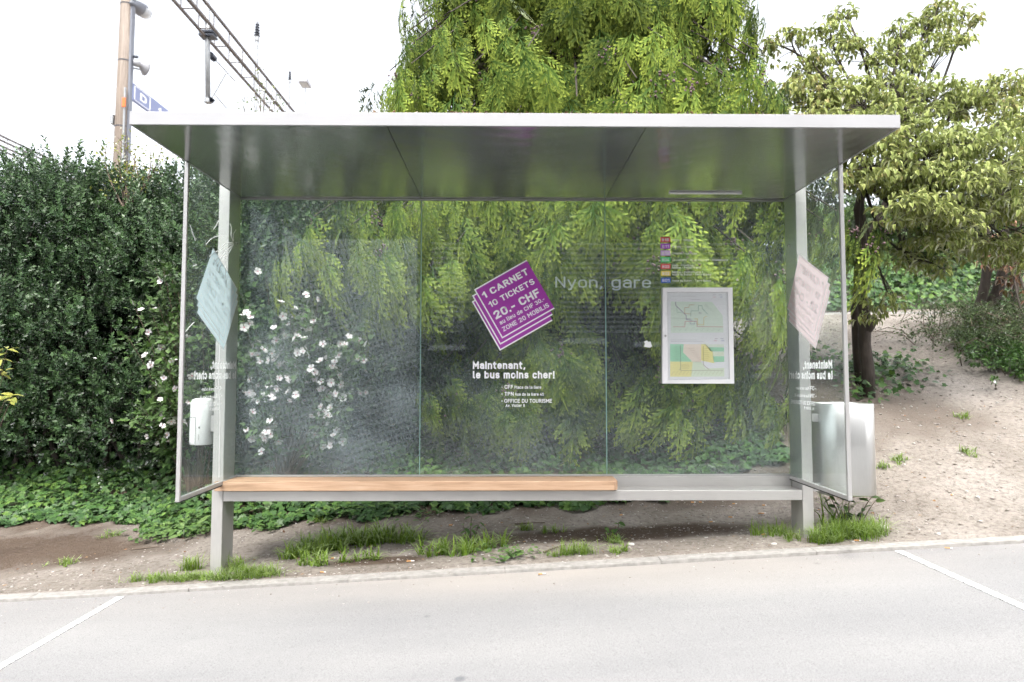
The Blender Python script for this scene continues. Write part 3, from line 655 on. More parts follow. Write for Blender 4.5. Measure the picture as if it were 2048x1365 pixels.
# ------------------------------------------------------------------ map case on the right pane
yc = YB - .05
CS = empty('notice_case', tuple(P(1396, 768, yc)), 'white framed notice case with two network maps on the right glass pane', 'notice case')
def cp(u, v, y): return P(1310 + u / 6.5, 570 + v / 6.5, y)
def quadbox(name, c, y0, y1, mat, parent, bevel=.0):
    W = [np.array([q[0], yy, q[2]]) for yy in (y0, y1) for q in c]
    return MB().add(W, [(0,1,2,3), (7,6,5,4), (1,0,4,5), (2,1,5,6), (3,2,6,7), (0,3,7,4)]).build(name, mat, parent, bevel)
M['casewhite'] = plain('case_frame_white', (.80, .79, .80), .4, 0)
M['paper'] = plain('map_paper', (.93, .95, .96), .6)
out = [cp(92, 1284, yc), cp(1028, 1286, yc), cp(1004, 38, yc), cp(100, 38, yc)]
inn = [cp(170, 1236, yc), cp(968, 1228, yc), cp(945, 98, yc), cp(155, 98, yc)]
back = quadbox('case_body', [o_ + np.array([0, 0, 0]) for o_ in out], yc + .004, YB - .006, M['frame'], CS, .0015)
for i in range(4):
    j = (i + 1) % 4
    quadbox('frame_bar', [out[i], out[j], inn[j], inn[i]], yc - .006, yc + .0035, M['casewhite'], CS, .0008)
b = MB(); c = cp(136, 664, yc - .007); b.tube([(c[0], yc - .006, c[2]), (c[0], yc - .010, c[2])], .008, 14).build('lock', M['frame'], CS)
ym = yc + .0032
poster = quadbox('poster', [cp(172, 1234, ym), cp(966, 1226, ym), cp(943, 100, ym), cp(157, 100, ym)], ym, ym + .0006, M['paper'], CS)
def pm(colr): 
    k = 'print_%d_%d_%d' % tuple(int(c * 100) for c in colr)
    if k not in M: M[k] = plain(k, colr, .6)
    return M[k]
def area(pts, colr, lvl=1, name='map_area'):
    W = [cp(a, b_, ym - .0003 * lvl) for a, b_ in pts]
    return MB().add(W, [tuple(range(len(W)))]).build(name, pm(colr), poster)
area([(205, 625), (890, 620), (880, 400), (740, 222), (205, 218)], (.80, .92, .80))
area([(197, 1195), (470, 1195), (490, 1000), (197, 998)], (.95, .90, .45)); area([(197, 998), (480, 998), (365, 880), (372, 772), (196, 772)], (.46, .82, .58))
area([(490, 1000), (600, 1010), (600, 772), (372, 772), (365, 880), (480, 995)], (.95, .85, .74)); area([(470, 1195), (900, 1192), (900, 1080), (660, 1090), (600, 1000), (488, 1000)], (.82, .92, .74))
area([(600, 985), (770, 1020), (750, 870), (660, 772), (600, 772)], (.96, .90, .42), 2); area([(765, 1005), (900, 1002), (898, 930), (752, 930)], (.46, .82, .58), 2)
area([(720, 865), (896, 868), (896, 815), (690, 812)], (.46, .82, .58), 2); area([(752, 928), (898, 928), (896, 870), (755, 870)], (.84, .92, .76), 2); area([(680, 810), (896, 812), (894, 774), (655, 774)], (.84, .92, .80), 2)
def mline(pts, colr, w=4, lvl=3):
    m = MB(); 
    for a, b_ in zip(pts[:-1], pts[1:]):
        d = np.array(b_, float) - np.array(a, float); L = np.hypot(*d); nn = np.array([-d[1], d[0]]) / L * w / 2; e = d / L * w / 2
        c4 = [np.array(a) - e + nn, np.array(b_) + e + nn, np.array(b_) + e - nn, np.array(a) - e - nn]
        m.add([cp(q_[0], q_[1], ym - .0003 * lvl) for q_ in c4], [(0,1,2,3)])
    m.build('map_line', pm(colr), poster)
mline([(268, 225), (270, 268), (405, 400), (405, 445), (470, 445)], (.25, .18, .32), 6); mline([(285, 290), (285, 355), (345, 360)], (.25, .45, .32), 4)
mline([(505, 260), (445, 262), (440, 295), (388, 297), (385, 375), (460, 380)], (.62, .40, .18), 5); mline([(465, 410), (468, 340), (562, 340), (565, 272), (612, 272), (616, 310), (682, 380)], (.22, .42, .32), 5)
mline([(240, 547), (388, 547), (390, 475), (540, 475), (548, 545), (880, 548)], (.62, .22, .22), 5); mline([(515, 440), (550, 445), (555, 520), (632, 522), (636, 425), (670, 410)], (.78, .62, .15), 5)
mline([(405, 450), (520, 480), (510, 510), (460, 510), (455, 480)], (.32, .36, .50), 5); mline([(205, 432), (390, 435)], (.45, .55, .45), 3)
for k in range(9): mline([(640 + k * 14, 270 + k * 10), (668 + k * 10, 250 + k * 12)], (.40, .50, .40), 2.5)
for k in range(9): mline([(245 + k * 72, 600), (270 + k * 72, 572)], (.45, .50, .45), 2.5)
mline([(330, 790), (334, 1100), (315, 1105)], (.25, .30, .25), 5, 4); mline([(626, 800), (628, 1040), (700, 1100)], (.35, .32, .15), 5, 4); mline([(330, 1114), (885, 1112)], (.40, .38, .28), 4, 4)
for k in range(14): mline([(215 + k * 48, 1170), (250 + k * 48, 1122)], (.50, .48, .30), 2.5, 4)
for k in range(9): mline([(262 + random.randint(-10, 10), 800 + k * 22), (320, 800 + k * 22)], (.28, .45, .33), 3, 4)
for k in range(7): mline([(430 + k * 22, 830 + k * 24), (505 + k * 16, 830 + k * 24)], (.62, .48, .40), 3, 4)
for k in range(7): mline([(640, 830 + k * 26), (700 + random.randint(-20, 20), 830 + k * 26)], (.60, .52, .22), 3, 4)
for k in range(5): mline([(345, 1035 + k * 14), (440, 1035 + k * 14)], (.58, .52, .24), 2.5, 4)
for (a, b_, w_) in ((200, 148, 340), (470, 192, 120), (205, 718, 330), (210, 736, 420)): mline([(a, b_), (a + w_, b_)], (.55, .55, .56), 3)
for (a, b_, cc) in ((755, 132, (.60, .55, .60)), (835, 132, (.50, .52, .62)), (755, 160, (.70, .50, .52)), (845, 160, (.35, .40, .60)), (780, 700, (.60, .55, .60)), (855, 700, (.50, .52, .62)), (770, 728, (.70, .45, .50)), (865, 728, (.35, .40, .60))): mline([(a, b_), (a + 32, b_)], cc, 6)
o = letter('20', cp(566, 376, ym - .0012), (1, 0, 0), (0, 0, 1), .020, .012, pm((.25, .25, .28)), poster)
quadbox('cover_pane', inn, yc - .001, yc + .0005, M['glass_case'], CS)

# ------------------------------------------------------------------ litter bin and small bin on the posts
def rounded(w, d, r, n=8):
    pts = []
    for cx_, cy_, a0 in ((w/2 - r, d/2 - r, 0), (-w/2 + r, d/2 - r, 90), (-w/2 + r, -d/2 + r, 180), (w/2 - r, -d/2 + r, 270)):
        for k in range(n + 1):
            a = R_(a0 + 90 * k / n); pts.append((cx_ + r * math.cos(a), cy_ + r * math.sin(a)))
    return pts
def loft(prof, rings, closed_bottom=True):
    """rings: (scale offset inward, z)"""
    m = MB(); V = []; n = len(prof)
    for ins, z in rings:
        for (x, y) in prof:
            L = math.hypot(x, y); k = (L - ins) / L; V.append((x * k, y * k, z))
    Fs = []
    for i in range(len(rings) - 1):
        for k in range(n): Fs.append((i*n + k, i*n + (k+1) % n, (i+1)*n + (k+1) % n, (i+1)*n + k))
    if closed_bottom: Fs.append(tuple(reversed(range(n))))
    return m.add(V, Fs)
def shift(ob, v):
    for vv in ob.data.vertices: vv.co += Vector(v)
M['binsteel'] = brushed('bin_steel', (.55, .55, .54), .30, .75, (9, 9, .3))
bz0, bz1 = CAMZ - .835, CAMZ - .205
bx, by = 2.375, 4.40
BN = empty('litter_bin', (bx, by, bz0), 'tall rounded stainless steel litter bin beside the right post', 'litter bin')
prof = rounded(.385, .30, .12, 10)
o = loft(prof, [(.012, bz0 + .002), (0, bz0 + .012), (0, bz1 - .004), (.004, bz1), (.012, bz1), (.014, bz1 - .03)]).build('bin_body', M['binsteel'], BN, smooth=True); shift(o, (bx, by, 0))
o = loft(prof, [(.0145, bz1 - .32), (.0145, bz1 - .02)]).build('bin_liner', M['rubber'], BN, smooth=True); shift(o, (bx, by, 0))
for z in (bz1 - .10, bz0 + .05):
    br = box('bracket', (XR + .079, YP - .004, z - .028), (bx - .155, YP + .004, z + .028), M['frame'], BN, .001)
    MB().tube([(XR + .108, YP - .0045, z), (XR + .108, YP - .009, z)], .009, 6).build('bolt', M['frame'], br)
sx0, sx1 = P(380, 840, 4.44)[0], P(427, 840, 4.44)[0]
cx_ = (sx0 + sx1) / 2; cz0, cz1 = P(400, 889, 4.44)[2], P(400, 797, 4.44)[2]; rr = (sx1 - sx0) / 2 - .004
AB = empty('ashtray_bin', (cx_, 4.45, cz0), 'small pale cylindrical ashtray bin hung outside the left post', 'bin')
M['binpale'] = plain('pale_enamel', (.68, .69, .69), .35, .2, noise=.04, nscale=6)
MB().lathe([(0, cz0), (rr - .004, cz0), (rr, cz0 + .006), (rr, cz1 - .03), (rr - .012, cz1 - .008), (rr - .03, cz1), (0, cz1 + .003)], cx_, 4.45, 32).build('bin_body', M['binpale'], AB, smooth=True)
def arcplate(name, a0, a1, z0, z1, r, mat, parent):
    V = []; k = 8
    for z in (z0, z1):
        for i in range(k + 1):
            a = R_(a0 + (a1 - a0) * i / k); V.append((cx_ + r * math.cos(a), 4.45 + r * math.sin(a), z))
    return MB().add(V, [(i, i + 1, k + 2 + i, k + 1 + i) for i in range(k)]).build(name, mat, parent, smooth=True)
arcplate('bin_door', 200, 262, cz0 + .015, cz0 + .19, rr + .0015, M['binpale'], AB)
for (a0, a1, z0, z1) in ((199, 200.5, .012, .193), (262, 263.5, .012, .193), (199, 263.5, .190, .193)): arcplate('door_gap', a0, a1, cz0 + z0, cz0 + z1, rr + .0018, M['rubber'], AB)
arcplate('lock', 279, 284, cz0 + .115, cz0 + .130, rr + .002, M['rubber'], AB)
arcplate('print_strip', 278, 281, cz0 + .035, cz0 + .075, rr + .002, M['frame'], AB)
box('bracket', (cx_ + rr - .006, 4.42, cz0 + .09), (XL - .079, 4.48, cz0 + .2), M['frame'], AB, .002)

# ------------------------------------------------------------------ leaf templates (length 1 along +Y, lying in XY)
def kite(w=.5, fold=.12, base=.0):
    V = np.array([(0, base, 0), (w/2, .45, fold), (0, 1, 0), (-w/2, .45, fold)], float)
    return V, [np.array([[0, 1, 2], [0, 2, 3]])], np.array([0, .5, 1, .5])
def ovate(w=.56, fold=.10, curl=.35):
    ys = [0, .22, .55, .8, 1.0]; ws = [0, w*.85, w, w*.62, 0]
    V = []; tip = []
    for y, ww in zip(ys, ws):
        z = -curl * y * y
        if ww == 0: V.append((0, y, z)); tip.append(.2 if y == 0 else 1)
        else:
            V += [(-ww/2, y, z + fold * ww / w), (0, y, z), (ww/2, y, z + fold * ww / w)]; tip += [1, .0, 1]
    Ft = [[0, 2, 1], [0, 3, 2], [7, 8, 10], [8, 9, 10]]
    Fq = [[1, 2, 5, 4], [2, 3, 6, 5], [4, 5, 8, 7], [5, 6, 9, 8]]
    return np.array(V), [np.array(Ft), np.array(Fq)], np.array(tip)
def ivy_tpl():
    P2 = [(0, 0), (.22, -.12), (.46, .08), (.36, .26), (.52, .52), (.24, .55), (0, 1.0), (-.24, .55), (-.52, .52), (-.36, .26), (-.46, .08), (-.22, -.12)]
    V = [(x, y, .10 * abs(x) - .10 * y * y) for x, y in P2] + [(0, .32, -.02)]
    n = len(P2); return np.array(V), [np.array([[i, (i + 1) % n, n] for i in range(n)])], np.array([.6] * n + [0.])
def hib_tpl():
    P2 = [(0, 0), (.26, .18), (.34, .44), (.17, .52), (.12, .74), (0, 1.0), (-.12, .74), (-.17, .52), (-.34, .44), (-.26, .18)]
    V = [(x, y, .14 * abs(x) - .16 * y * y) for x, y in P2] + [(0, .4, -.02)]
    n = len(P2); return np.array(V), [np.array([[i, (i + 1) % n, n] for i in range(n)])], np.array([.6] * n + [0.])
def spray_tpl(seed, nb=9, bend=.5):
    """flat fan of scale-leaved branchlets, tips drooping"""
    r = np.random.default_rng(seed)
    V = []; Fq = []; tip = []
    def blade(a, b, w, t0, t1):
        a = np.array(a); b = np.array(b); d = b - a; L = np.hypot(*d); nn = np.array([-d[1], d[0]]) / L * w
        m = a + d * .45; o = len(V)
        for q_, t in ((a, t0), (m + nn, (t0+t1)/2), (b, t1), (m - nn, (t0+t1)/2)): V.append((q_[0], q_[1], 0)); tip.append(t)
        Fq.append((o, o + 3, o + 2, o + 1))
    blade((0, 0), (0, .55), .012, 0, .3); blade((0, .5), (r.normal(0, .02), 1.0), .022, .3, 1)
    for i in range(nb):
        s = .06 + .86 * i / (nb - 1); sd = 1 if i % 2 else -1
        L = (.50 * (1 - s) ** .75 + .09) * r.uniform(.8, 1.15); an = R_(r.uniform(30, 48)) * sd
        bx_, by_ = math.sin(an) * L, math.cos(an) * L
        p0 = np.array((0, s)); p1 = p0 + (bx_, by_)
        blade(p0, p1, .027, s * .3, min(1, .5 + s * .5))
        ns = 2 + int(L * 11)
        for k in range(ns):
            t = .18 + .72 * k / max(1, ns - 1); sk = 1 if k % 2 else -1
            a2 = an + R_(r.uniform(28, 42)) * sk; l2 = (.27 * L * (1.15 - t) + .045) * r.uniform(.8, 1.2)
            q0 = p0 + (p1 - p0) * t
            blade(q0, q0 + (math.sin(a2) * l2, math.cos(a2) * l2), .023, t * .5, .65 + .35 * t)
    V = np.array(V); tip = np.array(tip) ** 2.2
    V[:, 2] = -bend * V[:, 1] ** 2 - .25 * np.abs(V[:, 0]) ** 1.5 + r.normal(0, .006, len(V))
    return V, [np.array(Fq)], tip
def shoot_tpl(seed, nl=13, leaf=.245, w=.62):
    """upright shoot of length 1 with small leaves all round"""
    r = np.random.default_rng(seed); lv = kite(w, .1); n = nl
    t = np.linspace(.12, 1, n); ph = np.arange(n) * 2.4 + r.uniform(0, 6)
    out_ = np.stack([np.cos(ph), .55 + .5 * t, np.sin(ph)], -1)
    T = np.stack([np.zeros(n), t, np.zeros(n)], -1) * np.array([1, .95, 1])
    nr = np.stack([-np.cos(ph) * .6, np.ones(n), -np.sin(ph) * .6], -1) + r.normal(0, .25, (n, 3))
    V, Fs, tp, _ = scatter(lv, frames(out_, nr), T, leaf * r.uniform(.8, 1.2, n), np.zeros(n))
    tp = np.repeat(t, 4)
    return V, Fs, tp
SPR = [spray_tpl(s) for s in range(5)]
SHT = [shoot_tpl(s) for s in range(4)]

def multi(tpls, d, nrm, T, S, rnd=None):
    k = len(T); w = rng.integers(0, len(tpls), k); parts = []
    if rnd is None: rnd = rng.random(k)
    Rm = frames(d, nrm)
    for i, t in enumerate(tpls):
        mk = w == i
        if mk.any(): parts.append(scatter(t, Rm[mk], T[mk], np.asarray(S)[mk], rnd[mk]))
    return parts
def singles(name, tpl_meshes, d, nrm, T, S, parent):
    """separate objects sharing mesh data"""
    Rm = frames(d, nrm)
    for i in range(len(T)):
        o = bpy.data.objects.new(name, tpl_meshes[i % len(tpl_meshes)]); COL.objects.link(o); par(o, parent)
        mt = Matrix([[Rm[i][a][b] * S[i] for b in range(3)] + [T[i][a]] for a in range(3)] + [[0, 0, 0, 1]])
        o.matrix_basis = mt
def tpl_mesh(name, tpl, mat):
    return mesh_fast(name, tpl[0], tpl[1], mat, {'tip': tpl[2]})

# ------------------------------------------------------------------ cypress
CYP_COLS = [(.012, .034, .009), (.024, .062, .013), (.048, .100, .019), (.095, .165, .031)]
CYP_TIP = (.56, .64, .11)
M['cyp'] = leafmat('cypress_spray', CYP_COLS, CYP_TIP, .9, .12, .6, .12, vary=.6)
M['cyp1'] = leafmat('cypress_spray_single', CYP_COLS[1:], CYP_TIP, .9, .12, .6, .12, objrand=True, vary=.4)
M['cone'] = plain('cone_scales', (.15, .095, .105), .8)
cb = np.array([.85, 7.7]); gzb = float(GZ(*cb))
CY_ = empty('cypress_tree', (cb[0], cb[1], gzb), 'tall weeping yellow green cypress towering behind the shelter roof', 'tree')
stems = []
for k, (dx, dy, lean, hh) in enumerate(((-.05, 0, .1, 12.5), (-.75, .1, -.35, 9.5), (.75, .25, .4, 9), (-.35, -.45, -.2, 6.5), (.4, -.5, .25, 6))):
    pts = [(cb[0] + dx * .6 + lean * (t ** 1.3) * 1.0 + .08 * math.sin(5 * t + k), cb[1] + dy + .06 * math.sin(4 * t + 2 * k), gzb - .1 + hh * t) for t in np.linspace(0, 1, 10)]
    MB().tube(pts, list(np.linspace(.17 if k == 0 else .11, .02, 10)), 9).build('trunk', M['bark'], CY_, smooth=True)
def Rz(z):
    return np.interp(z, [.6, 1.2, 2.4, 3.4, 4.6, 6, 8, 10, 12.5], [1.75, 2.15, 2.55, 2.7, 2.55, 2.25, 1.75, 1.1, .3])
bd, bn, bT, bS, bR = [], [], [], [], []; bm_ = MB()
def bough(az, z0, L, rise=.16, droop=.42, nsp=None, curtain=1.0):
    out_ = np.array([math.cos(az), math.sin(az), 0]); sd = np.array([-out_[1], out_[0], 0]); upv = np.array([0, 0, 1.0])
    st = np.array([cb[0], cb[1], z0]); br_ = rng.normal(.5, .24)
    path = lambda t: st + out_ * (L * t) + upv * (L * (rise * math.sin(min(1, t * 1.15) * math.pi * .9) - droop * t ** 2.2 * .8))
    bm_.tube([path(t) for t in np.linspace(0.05, .92, 5)], list(np.linspace(.028, .006, 5)), 4, cap=False)
    n = int(.85 * nsp) if nsp else int(7 + L * 4.4)
    for k in range(n):
        t = 1 - rng.random() ** 2.0 * .66
        lat = rng.uniform(-1, 1) * (.12 + .22 * (1 - abs(t - .7)))
        p = path(t) + sd * lat + upv * (-.3 * abs(lat) - rng.random() * .34 * curtain)
        dn = rng.uniform(.65, 1.35)
        d = out_ * rng.uniform(.15, .60) + sd * (lat * 1.2 + rng.normal(0, .22)) - upv * dn
        nr = out_ * .95 + upv * .55 + rng.normal(0, .32, 3)
        bR.append(br_ + rng.normal(0, .14)); bd.append(d); bn.append(nr); bT.append(p); bS.append(rng.uniform(.24, .50) * (1.1 if t > .6 else .9))
for i in range(300):
    z0 = 1.75 + (i / 300) ** 1.25 * 8.4 + rng.uniform(-.15, .15)
    az = -math.pi / 2 + rng.uniform(-1, 1) * 1.75 if i % 5 else rng.uniform(0, 2 * math.pi)
    if z0 < 2.9 and rng.random() < .5: continue
    bough(az, z0, Rz(z0) * rng.uniform(.70, 1.04) * (.82 if z0 < 2.9 else 1), nsp=None if z0 < 6.3 and i % 5 else 9)
for i in range(95):                       # the part that shows above the roof
    z0 = rng.uniform(4.0, 7.0); bough(-math.pi / 2 + rng.uniform(-1, 1) * 1.45, z0, Rz(z0) * rng.uniform(.72, 1.06), droop=.5, nsp=24)
# the long low boughs that reach out to the left and the right behind the glass
for (pxl, pyl, D, n) in ((530, 430, 6.4, 46), (570, 390, 6.4, 46), (610, 410, 6.2, 44), (660, 370, 6.1, 40), (680, 460, 6.1, 36), (720, 530, 6.0, 30), (750, 420, 5.95, 36), (790, 500, 5.9, 30), (820, 390, 5.9, 34),
                       (1580, 470, 6.2, 30), (1540, 560, 6.1, 26), (1690, 400, 5.75, 30), (1735, 420, 5.7, 34), (1765, 390, 5.8, 26), (1720, 450, 5.85, 24), (1650, 330, 6.4, 30), (815, 20, 6.9, 24), (805, 75, 6.8, 24), (795, 125, 6.7, 26), (785, 165, 6.6, 26), (830, 110, 6.5, 22), (850, 50, 6.6, 22), (1570, 170, 6.8, 20), (1600, 195, 6.7, 20), (560, 440, 6.0, 40), (600, 400, 5.95, 40), (650, 450, 5.85, 40), (700, 400, 5.8, 40), (730, 470, 5.75, 36), (780, 410, 5.75, 36), (640, 500, 5.9, 30), (800, 450, 5.7, 30),
                       
                       (850, 735, 6.2, 26), (905, 740, 6.1, 26), (960, 745, 6.05, 26), (1020, 735, 6.0, 26), (1080, 745, 5.95, 26), (1140, 740, 5.95, 26), (1200, 735, 6.0, 26), (1260, 745, 6.0, 26), (1330, 735, 6.05, 26), (1400, 745, 6.05, 26), (1470, 740, 6.1, 26), (1530, 720, 6.15, 26), (1560, 745, 6.2, 26), (1590, 730, 6.3, 24), (1570, 640, 6.25, 22), (1555, 560, 6.2, 22), (1600, 600, 6.4, 22),
                       (900, 430, 5.85, 34), (1000, 440, 5.8, 34), (1110, 430, 5.8, 34), (1210, 440, 5.8, 34), (1320, 440, 5.8, 34), (1430, 450, 5.85, 34), (1520, 440, 5.95, 34)):
    e = P(pxl, pyl, D); dv = e[:2] - cb; L = float(np.hypot(*dv)); bough(math.atan2(dv[1], dv[0]), e[2] + L * .24, L, nsp=int(n * .9), curtain=.8)
bd, bn, bT, bS = map(np.array, (bd, bn, bT, bS))
bm_.build('branches', M['bark'], CY_, kind='stuff')
front = np.argsort(np.hypot(bT[:, 0] - 0, bT[:, 1]) + np.abs(bT[:, 2] - 2.6) * .35)[:300]
mask = np.zeros(len(bT), bool); mask[front] = True
rv = np.clip(np.array(bR), 0, 1)
foliage('crown', multi(SPR, bd[~mask], bn[~mask], bT[~mask], bS[~mask], rv[~mask]), M['cyp'], CY_)
kk = 1100; a_ = rng.uniform(0, 6.28, kk); z_ = rng.uniform(gzb + .3, 9.5, kk); r_ = Rz(z_) * rng.uniform(.12, .62, kk)
iT = np.stack([cb[0] + np.cos(a_) * r_, cb[1] + np.sin(a_) * r_, z_], -1); iD = np.stack([np.cos(a_) * .3, np.sin(a_) * .3, -np.ones(kk)], -1) + rng.normal(0, .25, (kk, 3))
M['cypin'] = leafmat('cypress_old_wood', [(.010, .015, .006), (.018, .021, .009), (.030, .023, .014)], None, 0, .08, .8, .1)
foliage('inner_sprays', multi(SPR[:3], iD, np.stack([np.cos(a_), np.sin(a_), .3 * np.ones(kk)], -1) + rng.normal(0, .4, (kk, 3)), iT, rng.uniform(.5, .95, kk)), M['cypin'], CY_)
SPRM = [tpl_mesh('spray', t, M['cyp1']) for t in SPR]
singles('spray', SPRM, bd[mask], bn[mask], bT[mask], bS[mask], CY_)
# clusters of small purplish cones
cpick = rng.choice(len(bT), 260, replace=False); oct_ = (np.array([(1,0,0),(-1,0,0),(0,1,0),(0,-1,0),(0,0,1),(0,0,-1)], float), [np.array([[0,2,4],[2,1,4],[1,3,4],[3,0,4],[2,0,5],[1,2,5],[3,1,5],[0,3,5]])], np.zeros(6))
ct = np.repeat(bT[cpick] + norm(bd[cpick]) * .1, 16, 0) + rng.normal(0, .045, (260 * 16, 3)) + np.array([0, -.02, 0])
foliage('cones', [scatter(oct_, frames(rdir(len(ct)), rdir(len(ct))), ct, rng.uniform(.009, .017, len(ct)))], M['cone'], CY_)

# ------------------------------------------------------------------ dark evergreen hedge on the left
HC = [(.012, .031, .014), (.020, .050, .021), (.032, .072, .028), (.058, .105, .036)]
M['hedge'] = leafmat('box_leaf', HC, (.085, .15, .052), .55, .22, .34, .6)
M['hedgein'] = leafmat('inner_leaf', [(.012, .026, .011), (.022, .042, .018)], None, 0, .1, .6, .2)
def lobes_shoots(lobes, per, slen, upbias=.7, back=.35):
    ds, ns, Ts, Ss = [], [], [], []
    for (c, r, dens) in lobes:
        k = int(per * dens * (r / .55) ** 2)
        u = rdir(k * 2); u = u[(u[:, 1] < back)][:k]; k = len(u)
        rad = r * (1 - rng.random(k) ** 2.2 * .42) * (1 + .16 * np.sin(u[:, 0] * 9 + c[0] * 5) * np.cos(u[:, 2] * 8 + c[2] * 3))
        Ts.append(np.asarray(c) + u * rad[:, None]); d = u * .8 + np.array([0, 0, upbias]) + rng.normal(0, .38, (k, 3))
        ds.append(d); ns.append(rng.normal(0, 1, (k, 3))); Ss.append(rng.uniform(slen * .7, slen * 1.3, k))
    return map(np.concatenate, (ds, ns, Ts, Ss))
lob = []
def htop(x): return 3.62 + .10 * math.sin(x * 2.1) + .07 * math.sin(x * 5.3 + 1) - .06 * max(0, x + 3.0)
for i in range(120):
    x = rng.uniform(-8.4, -.4); ht = htop(x); z = GZ(x, 6.7) + .3 + rng.random() ** .85 * (ht - .9 - GZ(x, 6.7)); r = rng.uniform(.34, .72)
    if x > -1.6: z = min(z, rng.uniform(1.0, 2.3))
    y = 7.15 + rng.uniform(-.50, .35) - .2 * (1 - z / 3.6) + .22 * math.sin(x * 1.9 + z * 1.3) + .35 * sstep(-2.2, -.8, x)
    lob.append(((x, y, z), r, 1.0))
for i in range(46):
    x = -8.2 + i * .146; r = rng.uniform(.30, .55); lob.append(((x, 7.2 + rng.uniform(-.35, .45), htop(x) - r * .9 + rng.uniform(-.25, .06)), r, 1.5))
HG = empty('evergreen_hedge', (-4.6, 7.2, float(GZ(-4.6, 7.2))), 'tall dense dark green small leaved hedge at the left', 'hedge')
d, nn, T, S = lobes_shoots(lob, 105, .17)
rv = np.clip(.42 + .22 * np.sin(T[:, 0] * 2.3 + T[:, 2] * 1.7) + rng.normal(0, .22, len(T)), 0, 1)
# long whips above the top
kx = rng.uniform(-8, -2, 130); kx = np.where(rng.random(130) < .6, np.round(kx * 1.4) / 1.4 + rng.normal(0, .1, 130), kx); wt = np.stack([kx, 7.1 + rng.uniform(-.4, .4, 130), np.array([htop(a) for a in kx]) + rng.uniform(-.32, -.02, 130)], -1)
parts = multi(SHT, d, nn, T, S, rv) + multi(SHT, np.stack([rng.normal(0, .25, 130), rng.normal(0, .25, 130), np.ones(130)], -1), rdir(130), wt, rng.uniform(.12, .24, 130), rng.uniform(.3, .9, 130))
foliage('foliage', parts, M['hedge'], HG)
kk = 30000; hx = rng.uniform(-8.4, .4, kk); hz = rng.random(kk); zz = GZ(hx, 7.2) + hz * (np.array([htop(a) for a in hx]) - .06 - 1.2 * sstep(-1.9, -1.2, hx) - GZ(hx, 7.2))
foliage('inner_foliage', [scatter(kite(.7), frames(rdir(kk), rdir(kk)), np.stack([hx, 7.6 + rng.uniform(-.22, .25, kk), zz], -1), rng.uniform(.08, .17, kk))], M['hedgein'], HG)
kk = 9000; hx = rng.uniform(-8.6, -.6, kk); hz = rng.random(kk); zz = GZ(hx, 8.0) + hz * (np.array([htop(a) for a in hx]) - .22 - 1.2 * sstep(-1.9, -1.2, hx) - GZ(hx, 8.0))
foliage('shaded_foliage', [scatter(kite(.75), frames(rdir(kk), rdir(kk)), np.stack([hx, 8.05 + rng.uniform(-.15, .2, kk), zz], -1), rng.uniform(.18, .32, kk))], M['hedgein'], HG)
mb = MB()
for i in range(40):
    x = rng.uniform(-8, -1.8); z0 = GZ(x, 7.2); p0 = np.array([x, 7.3, z0 - .05]); pts = [p0]
    for k in range(5): pts.append(pts[-1] + np.array([rng.normal(0, .14), rng.normal(-.03, .07), .6]))
    mb.tube(pts, list(np.linspace(.03, .008, 6)), 5, cap=False)
mb.build('stems', M['bark'], HG, smooth=True, kind='stuff')

# ------------------------------------------------------------------ flowering hibiscus bushes
M['hib'] = leafmat('hibiscus_leaf', [(.035, .075, .022), (.055, .11, .03), (.085, .155, .04)], (.12, .19, .05), .35, .28, .45, .4)
M['petal'] = leafmat('petal', [(.74, .68, .70), (.80, .76, .77), (.83, .81, .81)], (.84, .82, .82), .4, .35, .6, .2, objrand=True)
M['eye'] = plain('flower_eye', (.55, .10, .22), .6); M['stamen'] = plain('stamen', (.80, .72, .45), .6)
def flower_mesh(seed):
    r = np.random.default_rng(seed); m = MB()
    V = []; Fs = []
    for k in range(5):
        a = k * 2 * math.pi / 5 + r.normal(0, .08); ca, sa = math.cos(a), math.sin(a)
        o = len(V)
        for (u, w, z) in ((.0, 0, 0), (.35, -.22, .16), (.35, .22, .16), (.75, -.42, .30), (.78, 0, .26), (.75, .42, .32), (1.02, -.24, .30 + r.normal(0, .08)), (1.0, .22, .30 + r.normal(0, .08))):
            V.append(((u * ca - w * sa) * .5, (u * sa + w * ca) * .5, z * .5))
        Fs += [(o, o+2, o+1), (o+1, o+2, o+4), (o+1, o+4, o+3), (o+2, o+5, o+4), (o+3, o+4, o+6), (o+4, o+7, o+6), (o+4, o+5, o+7)]
    n0 = len(Fs)
    me = bpy.data.meshes.new('flower'); 
    o = len(V)
    for k in range(6): V.append((.10 * math.cos(k * 1.047), .10 * math.sin(k * 1.047), .085))
    V.append((0, 0, .05)); Fs += [(o + k, o + (k + 1) % 6, o + 6) for k in range(6)]
    n1 = len(Fs); o = len(V)
    for k in range(4): V.append((.025 * math.cos(k * 1.57), .025 * math.sin(k * 1.57), .04))
    V.append((0, 0, .34)); Fs += [(o + k, o + (k + 1) % 4, o + 4) for k in range(4)]
    me.from_pydata(V, [], Fs)
    me.materials.append(M['petal']); me.materials.append(M['eye']); me.materials.append(M['stamen'])
    for i, p in enumerate(me.polygons): p.material_index = 0 if i < n0 else (1 if i < n1 else 2)
    return me
FLM = [flower_mesh(s) for s in range(4)]
